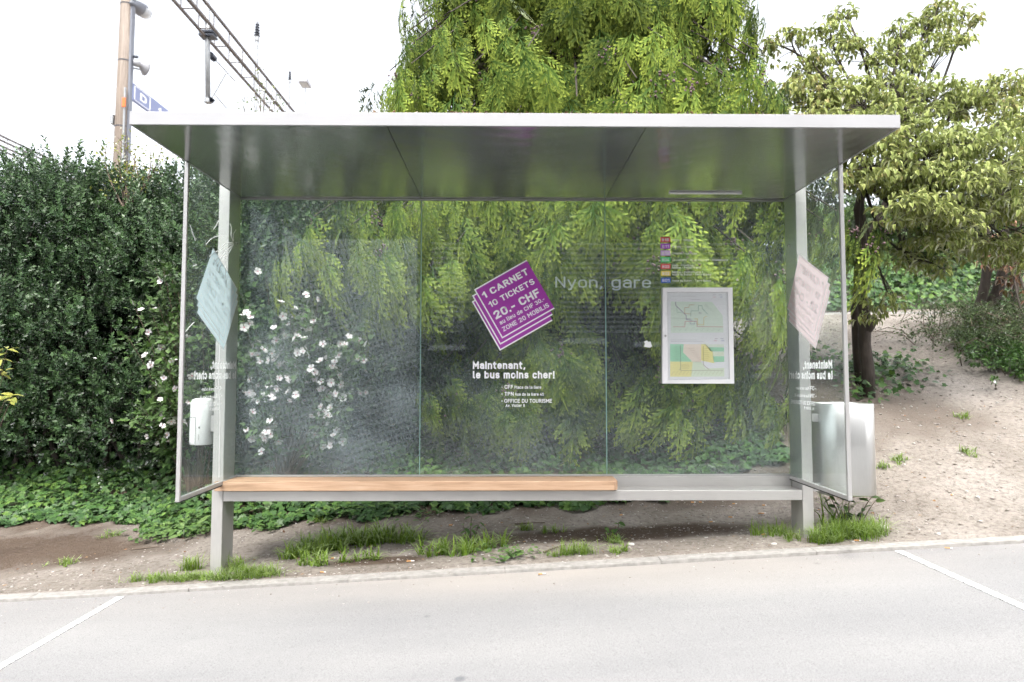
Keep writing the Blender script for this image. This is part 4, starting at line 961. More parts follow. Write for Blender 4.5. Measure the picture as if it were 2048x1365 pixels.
def hibiscus(label, base, spots, nfl, spread, group):
    """spots: (px, py, depth, radius) of the leafy branches"""
    g0 = np.array([base[0], base[1], float(GZ(*base))])
    H = empty('hibiscus_bush', tuple(g0), label, 'bush')
    ds, Ts, Ss = [], [], []; mb = MB(); fT = []
    for (px, py, D, r) in spots:
        e = P(px, py, D); mid = (g0 + e) / 2 + np.array([0, .12, .12])
        for j in range(5):
            off = rng.normal(0, r * .55, 3); tip_ = e + off * np.array([1, .7, 1.0])
            pts = [g0 + rng.normal(0, .04, 3) * [1, 1, 0], mid + off * .35, tip_]
            c = [(1-t)**2 * pts[0] + 2*t*(1-t) * pts[1] + t*t * pts[2] for t in np.linspace(0, 1, 9)]
            mb.tube(c, list(np.linspace(.010, .003, 9)), 4, cap=False)
            nl = 64
            t = 1 - rng.random(nl) ** 1.4 * .55
            q_ = np.stack([np.interp(t, np.linspace(0, 1, 9), [cc[a] for cc in c]) for a in range(3)], -1)
            o_ = rdir(nl); Ts.append(q_ + o_ * rng.uniform(.02, .13, (nl, 1))); ds.append(o_ * .9 + np.array([0, -.3, .15])); Ss.append(rng.uniform(.045, .085, nl))
            for _ in range(nfl):
                tt = rng.uniform(.62, 1.0); fp = np.array([np.interp(tt, np.linspace(0, 1, 9), [cc[a] for cc in c]) for a in range(3)])
                fT.append(fp + rng.normal(0, .06, 3) + np.array([0, -.10, .0]))
    ds, Ts, Ss = map(np.concatenate, (ds, Ts, Ss))
    foliage('crown', [scatter(hib_tpl(), frames(ds, rng.normal(0, .5, ds.shape) + np.array([0, -.4, 1.0])), Ts, Ss)], M['hib'], H)
    mb.build('stems', M['twig'], H, kind='stuff')
    fT = np.array(fT); k = len(fT)
    nz = rng.normal(0, .42, (k, 3)) + np.array([0, -1, .45])
    singles('flower', FLM, rdir(k), nz, fT, rng.uniform(.045, .082, k), H)
hibiscus('white flowered bush seen behind the left glass pane', (-2.2, 6.25),
         [(500, 600, 5.9, .30), (540, 660, 5.8, .28), (600, 640, 5.8, .28), (660, 640, 5.8, .28), (630, 710, 5.75, .26), (700, 740, 5.75, .24), (560, 740, 5.8, .26), (690, 810, 5.7, .18), (520, 810, 5.8, .22), (620, 560, 6.0, .26), (720, 690, 5.8, .2)], 4, .5, None)
hibiscus('white flowered bush showing left of the shelter in front of the hedge', (-3.0, 6.2),
         [(335, 610, 5.95, .20), (300, 680, 5.9, .18), (345, 720, 5.9, .22), (290, 820, 5.85, .16), (350, 820, 5.9, .22), (420, 640, 5.9, .24), (410, 760, 5.85, .24), (330, 540, 6.05, .18)], 1, .5, None)

# ------------------------------------------------------------------ dogwood on the right
DC = [(.10, .155, .032), (.165, .225, .048), (.23, .28, .066), (.33, .25, .11)]
M['dog'] = leafmat('dogwood_leaf', DC, (.50, .52, .22), .6, .35, .6, .2)
M['dog1'] = leafmat('dogwood_leaf_single', DC[:3], (.52, .53, .22), .65, .35, .6, .2, objrand=True)
OV = ovate(.50, .20, .55)
def curve(p, n=9):
    p = [np.asarray(a, float) for a in p]; out = []
    for t in np.linspace(0, 1, n):
        q_ = p
        while len(q_) > 1: q_ = [(1-t) * a + t * b_ for a, b_ in zip(q_[:-1], q_[1:])]
        out.append(q_[0])
    return out
def tiered_tree(name, label, trunks, tiers, leafmat_, singlemat, lsize, ncl, nsingle, limb_r=.035, rzs=.10):
    g0 = trunks[0][0]; TR = empty(name, tuple(g0), label, 'tree')
    heads = []
    for pts, r0, r1 in [(t[1], t[2], t[3]) for t in trunks]:
        n = len(pts)
        tr = MB().tube(curve(pts, 12) if n < 6 else pts, list(np.linspace(r0, r1, 12 if n < 6 else n)), 12).build('trunk', M['bark'], TR, smooth=True)
        heads.append((np.asarray(pts[-1], float), tr))
    lb = MB(); ds, ns, Ts, Ss = [], [], [], []
    for (e, rx_, ry_, dens) in tiers:
        e = np.asarray(e, float)
        h = min(heads, key=lambda hh: np.linalg.norm(hh[0] - e))[0]
        m1 = h + (e - h) * .45 + np.array([0, 0, .18 * np.linalg.norm(e - h) * .5]) + rng.normal(0, .16, 3)
        lim = curve([h, m1, e + (m1 - e) * .35 + rng.normal(0, .10, 3), e], 8); lb.tube(lim, list(np.linspace(limb_r, .008, 8)), 6, cap=False)
        k = int(ncl * dens)
        for j in range(k):
            a = rng.uniform(0, 2 * math.pi); rr_ = math.sqrt(rng.random())
            c = e + np.array([math.cos(a) * rx_ * rr_, math.sin(a) * ry_ * rr_, rng.normal(0, rzs) - .10 * rr_ * rr_])
            s = np.asarray(lim[int(rng.integers(4, 8))]); 
            if j % 2 == 0: lb.tube(curve([s, (s + c) / 2 + np.array([0, 0, .05]), c], 4), [.006, .005, .004, .002], 3, cap=False)
            nl = int(rng.integers(6, 10)); ph = rng.uniform(0, 6.28) + np.arange(nl) * 2 * math.pi / nl + rng.normal(0, .3, nl)
            d = np.stack([np.cos(ph), np.sin(ph), -rng.uniform(-.35, 1.15, nl)], -1)
            ds.append(d); ns.append(np.stack([np.cos(ph) * .5, np.sin(ph) * .5, np.ones(nl)], -1) + rng.normal(0, .25, (nl, 3)))
            Ts.append(c + np.stack([np.cos(ph), np.sin(ph), np.zeros(nl)], -1) * .025 + rng.normal(0, .02, (nl, 3))); Ss.append(rng.uniform(.75, 1.25, nl) * lsize)
    lb.build('limbs', M['bark'], TR, smooth=True, kind='stuff')
    ds, ns, Ts, Ss = map(np.concatenate, (ds, ns, Ts, Ss))
    sc_ = np.hypot(Ts[:, 0] * .3, Ts[:, 1]); mask = np.zeros(len(Ts), bool); mask[np.argsort(sc_)[:nsingle]] = True
    rv = np.clip(.40 + .16 * np.sin(Ts[:, 0] * 2 + 2) + .12 * (Ts[:, 2] - 3) * .4 + rng.normal(0, .22, len(Ts)), 0, 1)
    foliage('crown', [scatter(OV, frames(ds[~mask], ns[~mask]), Ts[~mask], Ss[~mask], rv[~mask])], leafmat_, TR)
    if nsingle: singles('leaf', [tpl_mesh('leaf', OV, singlemat)], ds[mask], ns[mask], Ts[mask], Ss[mask], TR)
    return TR
b0 = ghit(1737, 792); D0 = b0[1]
t1 = [b0 + [0, 0, -.05], P(1736, 740, D0), P(1729, 690, D0), P(1731, 640, D0), P(1722, 590, D0), P(1718, 550, D0), P(1724, 480, D0), P(1716, 420, D0), P(1730, 360, D0 - .1)]
b1 = ghit(1712, 730); D1_ = D0 + .35
t2 = [np.array([P(1722, 745, D1_)[0], D1_, GZ(P(1722, 745, D1_)[0], D1_) - .05]), P(1716, 700, D1_), P(1712, 620, D1_), P(1718, 560, D1_), P(1735, 480, D1_), P(1775, 400, D1_ + .1), P(1800, 330, D1_)]
tiers = []
for (px, py, D, rx_, dens) in [(1600, 190, 6.7, .45, 1), (1650, 240, 6.4, .5, 1), (1620, 290, 6.2, .4, .8), (1700, 200, 6.6, .5, 1.1), (1760, 170, 6.9, .5, 1.1), (1700, 280, 6.0, .5, 1.1), (1780, 240, 6.2, .55, 1.2), (1850, 190, 6.8, .55, 1.2), (1840, 290, 5.9, .55, 1.2),
        (1920, 210, 6.8, .55, 1.2), (2000, 180, 7.1, .55, 1.2), (1930, 280, 6.0, .5, 1.1), (2010, 260, 6.3, .55, 1.2), (2060, 320, 6.2, .5, 1.1), (1980, 340, 5.8, .5, 1.1), (1890, 350, 5.7, .5, 1.1), (1800, 340, 5.8, .45, 1), (1740, 340, 5.9, .4, .8),
        (1830, 405, 5.6, .35, .9), (1880, 420, 5.7, .4, 1), (1960, 410, 5.9, .45, 1.1), (2040, 400, 6.1, .5, 1.1), (1880, 470, 5.9, .3, .6), (1980, 480, 6.4, .35, .7), (2050, 500, 6.5, .35, .7), (2090, 230, 6.6, .5, 1), (2120, 400, 6.2, .5, 1),
        (1810, 500, 6.2, .2, .22), (1860, 525, 6.0, .16, .22), (1775, 585, 6.2, .13, .16), (1730, 610, 6.3, .09, .1), 
        (1660, 60, 7.3, .28, .42), (1700, 90, 7.2, .25, .4), (1580, 75, 7.3, .22, .3), (1620, 115, 7.1, .28, .4), (1640, 150, 7.0, .35, .6), (1680, 25, 7.4, .18, .2), (1540, 85, 7.3, .12, .14), (1760, 110, 7.1, .22, .25),
        (1800, 60, 7.2, .26, .42), (1860, 35, 7.3, .26, .42), (1900, 75, 7.2, .26, .4), (1850, 90, 7.1, .25, .36), (1930, 30, 7.4, .16, .16), (1820, 125, 7.0, .18, .22), (1790, 95, 7.0, .2, .25), (1880, 5, 7.4, .2, .25)]:
    tiers.append((P(px, py, D), rx_, rx_ * .8, dens * (.8 if py > 150 else .75)))
tiered_tree('dogwood_tree', 'broad dogwood with layered yellow green drooping leaves right of the shelter', [(b0, t1, .068, .042), (b0, t2, .062, .035)], tiers, M['dog'], M['dog1'], .068, 84, 300, .020, .06)
DW = [o_ for o_ in bpy.data.objects if o_.name.startswith('dogwood_tree')][0]
MB().tube([P(1729, 668, D0), P(1738, 652, D0 - .02), P(1743, 641, D0 - .04), P(1744, 637, D0 - .04)], [.05, .062, .06, .045], 10).build('sawn_limb', M['bark'], DW, smooth=True)
# small reddish tree further right
M['red'] = leafmat('reddish_leaf', [(.12, .12, .03), (.22, .13, .06), (.30, .12, .10), (.34, .17, .15)], (.34, .24, .16), .3, .3, .5, .3)
Dr = 9.0
rb = np.array([P(1960, 640, Dr)[0], Dr, 0]); rb[2] = GZ(rb[0], rb[1])
RT1 = [rb - [0, 0, .05], P(1985, 600, Dr), P(2020, 560, Dr), P(2005, 500, Dr), P(2010, 460, Dr)]
RT2 = [rb + [-.12, .1, -.05], P(1976, 600, Dr), P(1978, 540, Dr), P(1974, 480, Dr), P(1972, 430, Dr)]
RT3 = [rb + [.3, .1, -.05], P(2050, 600, Dr), P(2035, 560, Dr), P(2020, 520, Dr), P(2010, 500, Dr)]
tiered_tree('smoke_tree', 'slender bent tree with pinkish red leaves at the right edge', [(rb, RT1, .09, .05), (rb, RT2, .075, .05), (rb, RT3, .05, .03)],
            [(P(px, py, D), r, r, dn) for px, py, D, r, dn in ((2000, 490, 8.6, .3, .6), (2035, 510, 8.6, .3, .7), (2060, 480, 8.7, .35, .8), (2020, 545, 8.6, .2, .3), (2060, 560, 8.5, .3, .6), (2050, 640, 8.2, .22, .4), (2070, 690, 8.0, .2, .4), (2040, 440, 8.8, .4, .8))],
            M['red'], None, .075, 22, 0, .02)

# ------------------------------------------------------------------ ivy, banks, shrubs on the slope
M['ivy'] = leafmat('ivy_leaf', [(.028, .065, .024), (.040, .095, .030), (.070, .150, .035), (.125, .215, .045)], (.09, .15, .045), .25, .22, .42, .45)
IV = ivy_tpl()
def ivy_patch(T, size, nbias=(0, -.35, 1.0), jit=.42, rv=None):
    k = len(T); d = np.stack([rng.normal(0, 1, k), rng.normal(-.5, .6, k), rng.normal(-.35, .25, k)], -1)
    return scatter(IV, frames(d, rng.normal(0, jit, (k, 3)) + np.array(nbias)), T, rng.uniform(.65, 1.3, k) * size, rv)
def ivy_front(x): return np.interp(x, [-9, -5, -3.6, -2.7, -2.3, -1.0, 0, 1.35, 1.5, 2.55, 2.85], [5.95, 5.95, 5.75, 5.35, 5.42, 5.48, 5.45, 5.42, 5.62, 5.75, 6.5]) + .07 * np.sin(x * 7) + .04 * np.sin(x * 17)
kk = 21000; x = rng.uniform(-8.5, 2.9, kk); y = ivy_front(x) + rng.random(kk) ** 1.25 * 1.75
ht = (.04 + .12 * sstep(0, .4, y - ivy_front(x)) + .16 * sstep(.5, 1.1, y - ivy_front(x))) * (.55 + .45 * np.sin(x * 3.1) * np.sin(y * 4.3 + x))
T = np.stack([x, y, GZ(x, y) + .015 + np.maximum(ht, .04) * rng.random(kk) ** .6], -1)
rv = np.clip(.42 + .25 * np.sin(x * 1.7 + 3) * np.sin(y * 2.1) + rng.normal(0, .24, kk), 0, 1)
o = foliage('ivy_ground_cover', [ivy_patch(T, .062, rv=rv)], M['ivy']); tag(o, 'carpet of glossy green ivy along the foot of the hedge', 'ivy')
# ivy bank beyond the path
kk = 9000; x = rng.uniform(2.5, 14, kk); u = rng.random(kk); hb = 1.06 + .14 * np.sin(x * 1.3) + .08 * np.sin(x * 3.7)
T = np.stack([x, 10.95 + u * 1.1 + rng.normal(0, .06, kk), GZ(x, np.full(kk, 11.0)) + .02 + u * hb * (1.1 - .2 * u) + rng.normal(0, .05, kk)], -1)
o = foliage('ivy_bank', [ivy_patch(T, .085, (0, -.9, .6), .4)], M['ivy']); tag(o, 'ivy covered bank beyond the path at the top of the slope', 'ivy')
bank = [(a, 11.1 + 1.1 * t, float(GZ(a, 11.0)) - .02 + t * 1.0) for t in (0, 1) for a in np.linspace(2, 15, 14)]
bank += [(a, 600, 3.2) for a in np.linspace(2, 15, 14)]
tag(MB().add(bank, [(r * 14 + i, r * 14 + i + 1, r * 14 + 15 + i, r * 14 + 14 + i) for r in (0,) for i in range(13)]).build('bank', M['dirt'], smooth=True), 'earth bank under the ivy', 'bank', kind='structure')
# ivy round the dogwood's foot
c = ghit(1700, 745); c2 = ghit(1760, 745); pts = []
for (cc, sx_, sy_, n) in ((c, .28, .3, 260), (c2, .3, .25, 300), (ghit(1735, 795), .14, .12, 60)):
    xx = cc[0] + rng.normal(0, sx_, n); yy = cc[1] + rng.normal(0, sy_, n); pts.append(np.stack([xx, yy, GZ(xx, yy) + rng.random(n) * .2], -1))
o = foliage('ivy_clump', [ivy_patch(np.concatenate(pts), .062, (0, -.5, 1))], M['ivy']); tag(o, 'clump of dark ivy round the foot of the dogwood trunks', 'ivy')
# path edging at the crest
pa, pb = P(1640, 617, 10.3), P(2080, 636, 9.6)
M['stonepath'] = plain('pale_path_gravel', (.42, .41, .40), .9, noise=.2, nscale=40)
nseg = 10
eg = bpy.data.objects.new('path_edging', None); COL.objects.link(eg); tag(eg, 'brown edging boards and pale gravel of the path at the crest', 'path', kind='structure')
for i in range(-2, nseg + 4):
    q0 = pa + (pb - pa) * (i / nseg); q1 = pa + (pb - pa) * ((i + .985) / nseg)
    for (dy, h0, h1, mt, nm) in ((.46, -.3, .095, M['bark'], 'edging_board'), (0, -.3, .03, M['stonepath'], 'gravel_strip')):
        wd = .05 if nm == 'edging_board' else .44
        z0, z1 = float(GZ(q0[0], q0[1])), float(GZ(q1[0], q1[1]))
        V = [(q0[0], q0[1] + dy, z0 + h0), (q1[0], q1[1] + dy, z1 + h0), (q1[0], q1[1] + dy + wd, z1 + h0), (q0[0], q0[1] + dy + wd, z0 + h0)]
        V += [(a, b_, c_ - h0 + h1) for a, b_, c_ in V]
        MB().add(V, [(0,3,2,1),(4,5,6,7),(0,1,5,4),(1,2,6,5),(2,3,7,6),(3,0,4,7)]).build(nm, mt, eg)
# dark juniper above the ivy bank
M['jun'] = leafmat('juniper_spray', [(.012, .030, .008), (.028, .060, .012), (.05, .095, .018)], (.11, .17, .03), .5, .2, .6, .2)
JU = empty('juniper_bush', (8.5, 12.9, 3.2), 'dark spreading juniper with flat tiers above the ivy bank', 'bush')
ds, ns, Ts = [], [], []
for i in range(70):
    c = P(rng.uniform(1700, 2120), rng.uniform(405, 540), rng.uniform(12.4, 13.4)); k = 12
    off = rng.normal(0, 1, (k, 3)) * [.5, .3, .07]; Ts.append(c + off); ds.append(norm(off * [1, 1, 0]) + rng.normal(0, .3, (k, 3)) + np.array([0, -.5, -.1])); ns.append(np.array([0, -.2, 1]) + rng.normal(0, .25, (k, 3)))
ds, ns, Ts = map(np.concatenate, (ds, ns, Ts))
foliage('crown', multi([spray_tpl(21, 9), spray_tpl(22, 9)], ds, ns, Ts, rng.uniform(.4, .65, len(Ts))), M['jun'], JU)
MB().tube([(8.5, 13.1, 3.0), (8.4, 13.0, 4.2), (8.6, 13, 5.0)], [.1, .07, .03], 8).build('trunk', M['bark'], JU)
# evergreen screen far behind
BH = empty('evergreen_screen', (8, 14.5, 2.3), 'dark evergreen screen behind the dogwood and the ivy bank', 'hedge')
lob = [((rng.uniform(1.5, 17), 14.6 + rng.uniform(-.4, .5), rng.uniform(2.4, 5.4)), rng.uniform(.55, .95), .30) for _ in range(130)]
d, nn, T, S = lobes_shoots(lob, 78, .42)
foliage('foliage', multi([shoot_tpl(31, 10, .22)], d, nn, T, S), M['hedgein'], BH)
kk = 9000; hx = rng.uniform(1, 18, kk)
foliage('inner_foliage', [scatter(kite(.7), frames(rdir(kk), rdir(kk)), np.stack([hx, 15.1 + rng.uniform(-.2, .2, kk), rng.uniform(2.2, 5.3, kk)], -1), rng.uniform(.2, .36, kk))], M['hedgein'], BH)
# shrubs at the right edge of the slope
M['shrub'] = leafmat('cotoneaster_leaf', [(.025, .055, .018), (.045, .085, .025), (.075, .12, .035)], (.12, .16, .05), .4, .25, .5, .3)
M['shrub2'] = leafmat('bright_shrub_leaf', [(.04, .10, .022), (.06, .14, .028), (.09, .18, .035)], (.10, .18, .04), .3, .25, .45, .35)
def arching(name, label, spots, n, L, mat, leaf, drp=.9, tpl=None):
    c0_ = ghit(*spots[0][:2]); B = empty(name, tuple(c0_), label, 'shrub'); Ts, ds = [], []; mb = MB()
    for (px, py, sx_, sy_, hh) in spots:
        c = ghit(px, py)
        for i in range(n):
            p0 = c + np.array([rng.normal(0, sx_), rng.normal(0, sy_), 0]); p0[2] = GZ(p0[0], p0[1])
            a = rng.uniform(0, 6.28); o_ = np.array([math.cos(a), math.sin(a) * .8 - .25, 0]); l_ = L * rng.uniform(.6, 1.15)
            cv = np.array(curve([p0, p0 + o_ * l_ * .35 + [0, 0, hh * 1.15], p0 + o_ * l_ + [0, 0, hh * (1 - drp)]], 12))
            if i % 3 == 0: mb.tube(cv[::3], [.006, .005, .004, .003], 3, cap=False)
            t = rng.random(26) * .85 + .15; q_ = np.stack([np.interp(t, np.linspace(0, 1, 12), cv[:, k]) for k in range(3)], -1)
            tg = np.stack([np.interp(t, np.linspace(0, 1, 11), np.diff(cv[:, k])) for k in range(3)], -1)
            Ts.append(q_ + rng.normal(0, .012, q_.shape)); ds.append(norm(tg) * .7 + rng.normal(0, .55, q_.shape))
    Ts, ds = np.concatenate(Ts), np.concatenate(ds); k = len(Ts)
    foliage('foliage', [scatter(tpl or kite(.5), frames(ds, rng.normal(0, .6, (k, 3)) + np.array([0, -.3, 1])), Ts, rng.uniform(.7, 1.3, k) * leaf)], mat, B)
    mb.build('stems', M['twig'], B, kind='stuff'); return B
arching('cotoneaster_shrub', 'low dark arching shrub at the right edge halfway up the slope', [(1950, 665, .35, .3, .55), (2010, 670, .4, .3, .6), (2060, 640, .4, .3, .7), (1930, 690, .25, .2, .3), (2040, 700, .4, .3, .45)], 120, .75, M['shrub'], .034)
arching('groundcover_shrub', 'bright green low leafy shrub at the right edge below the dark arching one', [(2000, 720, .22, .2, .16), (2040, 735, .22, .2, .18), (2070, 750, .25, .2, .18), (1975, 705, .15, .12, .12)], 60, .3, M['shrub2'], .05, .5, kite(.55))

# ------------------------------------------------------------------ grass, weeds, plants near the shelter
M['grass'] = leafmat('grass_blade', [(.09, .18, .022), (.15, .27, .032), (.23, .34, .05)], (.28, .36, .08), .5, .38, .6, .10)
def blades(cx_, cy_, rx_, ry_, n, h, w, lean=.7):
    n = int(n * 1.5); tuft = rng.normal(0, .55, (max(3, n // 9), 2)); ti = rng.integers(0, len(tuft), n); bx_ = cx_ + (tuft[ti, 0] + rng.normal(0, .10, n)) * rx_; by_ = np.maximum(cy_ + (tuft[ti, 1] + rng.normal(0, .14, n)) * ry_, 4.11)
    bz = GZ(bx_, by_); L = 1.2 * h * rng.uniform(.35, 1.25, n); az = rng.uniform(0, 6.28, n); ln = lean * rng.uniform(.25, 1.6, n)
    o_ = np.stack([np.cos(az), np.sin(az), np.zeros(n)], -1); sd = np.stack([-np.sin(az), np.cos(az), np.zeros(n)], -1)
    V = np.zeros((n, 7, 3)); B = np.stack([bx_, by_, bz - .005], -1)
    for k, (t, ww) in enumerate(((0, .8), (.4, 1), (.75, .7))):
        c = B + o_ * (L * ln * t ** 1.8)[:, None] + np.array([0, 0, 1]) * (L * (t - .42 * ln * t ** 2.2))[:, None]
        V[:, 2*k] = c - sd * (w * ww / 2); V[:, 2*k+1] = c + sd * (w * ww / 2)
    V[:, 6] = B + o_ * (L * ln)[:, None] + np.array([0, 0, 1]) * np.maximum(L * (1 - .48 * ln), .01)[:, None]
    Fq = np.array([[0, 1, 3, 2], [2, 3, 5, 4]]); Ft = np.array([[4, 5, 6]]); off = (np.arange(n) * 7)[:, None, None]
    return V.reshape(-1, 3), [(Fq[None] + off).reshape(-1, 4), (Ft[None] + off).reshape(-1, 3)], np.tile([0, 0, .4, .4, .7, .7, 1.], n), np.repeat(rng.random(n), 7)
def grass(label, spots):
    parts = [blades(*ghit(px, py)[:2], rx_, ry_, n, h, w, ln) for (px, py, rx_, ry_, n, h, w, ln) in spots]
    o = foliage('grass_clump', parts, M['grass']); tag(o, label, 'grass')
grass('pale green grass round the foot of the left post', [(325, 1160, .20, .05, 260, .06, .004, .9), (385, 1160, .20, .04, 300, .06, .004, .9), (490, 1156, .22, .05, 340, .085, .004, .9), (525, 1150, .12, .05, 120, .08, .004, .8), (385, 1140, .10, .05, 90, .10, .005, .7), (470, 1142, .12, .05, 90, .11, .005, .7)])
grass('broad bladed green grass patch under the left half of the bench', [(600, 1115, .16, .10, 120, .13, .010, .9), (650, 1100, .2, .10, 160, .15, .010, .9), (710, 1090, .22, .10, 180, .15, .010, .9), (770, 1082, .2, .10, 160, .14, .010, .9), (820, 1085, .12, .08, 70, .11, .009, .9), (640, 1130, .16, .05, 70, .10, .009, .9), (740, 1118, .12, .04, 40, .09, .009, 1)])
grass('light broad bladed grass tuft near the kerb below the middle of the bench', [(880, 1110, .13, .06, 60, .13, .010, .9), (930, 1108, .16, .06, 75, .14, .010, .9), (975, 1100, .12, .06, 50, .13, .009, .9)])
grass('fine pale grass tuft between the middle and right of the bench', [(1150, 1108, .13, .05, 170, .10, .0035, .8), (1120, 1112, .06, .03, 50, .06, .0035, .8)])
grass('sparse grass at the inner foot of the right post', [(1520, 1068, .12, .06, 70, .11, .005, .7), (1560, 1072, .10, .05, 60, .10, .004, .8), (1590, 1080, .07, .04, 60, .08, .004, .8)])
grass('bright grass clump right of the right post below the litter bin', [(1650, 1085, .10, .05, 220, .11, .0045, .8), (1700, 1075, .16, .08, 420, .15, .0045, .8), (1735, 1070, .12, .07, 240, .13, .0045, .9), (1670, 1065, .05, .04, 30, .26, .011, .5)])
for k, (px, py, lab) in enumerate(((1048, 1060, 'small grass tuft beneath the middle of the bench'), (1105, 1065, 'thin grass tuft just right of the middle under the bench'), (1230, 1085, 'little weed tuft in the damp soil under the steel beam'), (1238, 1105, 'tiny grass tuft beside the kerb under the steel beam'),
                               (1795, 920, 'grass tuft on the bare slope right of the litter bin, the upper one'), (1775, 935, 'grass tuft on the bare slope right of the litter bin, the lower one'), (1935, 908, 'lone small grass tuft on the open slope at the right'), (1930, 640 + 195, 'faint grass tuft higher on the open slope'),
                               (130, 1130, 'thin grass on the bare soil at the far left'), (220, 1075, 'small weed on the dark tilled soil at the far left'), (640, 1045, 'flat weed tuft between ivy and bench at the left'))):
    grass(lab, [(px, py, .09, .05, 60, .065, .0045, .9)])
# broad-leaved rosettes
M['weed'] = leafmat('weed_leaf', [(.05, .11, .03), (.08, .155, .04), (.12, .20, .055)], (.13, .19, .06), .3, .25, .5, .35)
WD = ovate(.42, .08, .25)
def rosette(label, spots):
    parts = []
    for (px, py, r, n, s) in spots:
        c = ghit(px, py); xx = c[0] + rng.normal(0, r, n); yy = c[1] + rng.normal(0, r * .6, n); a = rng.uniform(0, 6.28, n)
        T = np.stack([xx, yy, GZ(xx, yy) + .01 + rng.random(n) * .06], -1); d = np.stack([np.cos(a), np.sin(a), rng.uniform(-.1, .7, n)], -1)
        parts.append(scatter(WD, frames(d, rng.normal(0, .3, (n, 3)) + np.array([0, -.2, 1])), T, rng.uniform(.6, 1.3, n) * s))
    o = foliage('weed_patch', parts, M['weed']); tag(o, label, 'weed')
rosette('leafy weed patch left of the left post, spilling from the ivy', [(340, 1065, .16, 120, .075), (390, 1055, .14, 110, .075), (310, 1085, .10, 50, .06), (410, 1070, .06, 40, .06)])
rosette('low weed rosette just right of the left post near the ivy', [(690, 1035, .12, 60, .06)]); rosette('low weed rosettes at the ivy edge under the seat plank', [(780, 1030, .10, 55, .06), (850, 1035, .10, 50, .06)])
rosette('flat weed rosette on the soil between left post and grass', [(540, 1062, .07, 26, .055)])
rosette('small leafy weed by the kerb among the grass tufts', [(1010, 1120, .09, 60, .045), (1040, 1115, .08, 40, .045)])
# taller weed beside the bin
def stalks(name, label, px, py, stems_, leaf, mat, cat):
    c = ghit(px, py); B = empty(name, tuple(c), label, cat); mb = MB(); Ts, ds, Ss = [], [], []
    for (dx, dy, h, lx, ly, n) in stems_:
        p0 = c + [dx, dy, 0]; cv = np.array(curve([p0, p0 + [lx * .3, ly * .3, h * .6], p0 + [lx, ly, h]], 10)); mb.tube(cv, list(np.linspace(.0045, .002, 10)), 5, cap=False)
        t = np.linspace(.25, 1, n); q_ = np.stack([np.interp(t, np.linspace(0, 1, 10), cv[:, k]) for k in range(3)], -1); a = np.arange(n) * 2.6 + rng.uniform(0, 6)
        Ts.append(q_); ds.append(np.stack([np.cos(a), np.sin(a) * .8, rng.uniform(-.5, .5, n)], -1)); Ss.append(rng.uniform(.7, 1.25, n) * leaf)
    Ts, ds, Ss = np.concatenate(Ts), np.concatenate(ds), np.concatenate(Ss)
    mb.build('stems', M['twig'], B, kind='stuff'); foliage('leaves', [scatter(ovate(.5, .08, .4), frames(ds, rng.normal(0, .3, ds.shape) + np.array([0, -.4, 1])), Ts, Ss)], mat, B, kind=None)
stalks('weed_plant', 'leggy dark leaved weed growing from the grass under the bin', 1700, 1065, [(-.05, 0, .26, -.10, -.02, 7), (.0, .02, .30, .02, 0, 8), (.04, 0, .27, .12, -.03, 8), (.08, .02, .24, .16, .02, 6), (-.02, .03, .2, -.05, -.1, 5)], .055, M['shrub'], 'weed')
stalks('weed_plant', 'upright seedling weed standing among grass under the bench', 940, 1090, [(0, 0, .20, .01, 0, 7), (.03, 0, .16, .04, 0, 6), (-.02, 0, .14, -.03, 0, 5)], .05, M['weed'], 'weed')
stalks('weed_plant', 'small leafy seedling in the damp soil under the steel beam', 1235, 1078, [(0, 0, .12, .01, 0, 6), (-.02, 0, .08, -.06, 0, 5)], .045, M['weed'], 'weed')
M['yleaf'] = leafmat('yellow_green_leaf', [(.16, .20, .03), (.24, .27, .045), (.32, .32, .06)], (.38, .36, .10), .4, .35, .45, .35)
def edgeshrub():
    c = np.array([P(-70, 800, 4.9)[0], 4.9, 0]); c[2] = GZ(c[0], 4.9); B = empty('leafy_shrub', tuple(c), 'yellow green large leaved shrub just reaching in at the left edge', 'shrub'); mb = MB(); Ts, ds = [], []
    for (px, py) in ((14, 700), (8, 745), (26, 790), (10, 800), (-10, 720), (-40, 760), (-60, 690), (-90, 740), (-80, 800)):
        e = P(px, py, 4.85 + rng.uniform(-.1, .1)); mb.tube(curve([c, (c + e) / 2 + [0, 0, .2], e], 7), list(np.linspace(.007, .0025, 7)), 4, cap=False)
        k = 6; a = np.arange(k) * 1.2 + rng.uniform(0, 6); Ts.append(e + rng.normal(0, .015, (k, 3))); ds.append(np.stack([np.cos(a), np.sin(a), rng.uniform(-.3, .5, k)], -1))
    Ts, ds = np.concatenate(Ts), np.concatenate(ds); mb.build('stems', M['twig'], B, kind='stuff')
    singles('leaf', [tpl_mesh('leaf', ovate(.42, .08, .3), leafmat('yellow_green_leaf_single', [(.16, .20, .03), (.24, .27, .045), (.32, .32, .06)], (.38, .36, .10), .4, .35, .45, .35, objrand=True))], ds, rng.normal(0, .3, ds.shape) + np.array([0, -.5, 1]), Ts, rng.uniform(.07, .11, len(Ts)), B)
edgeshrub()

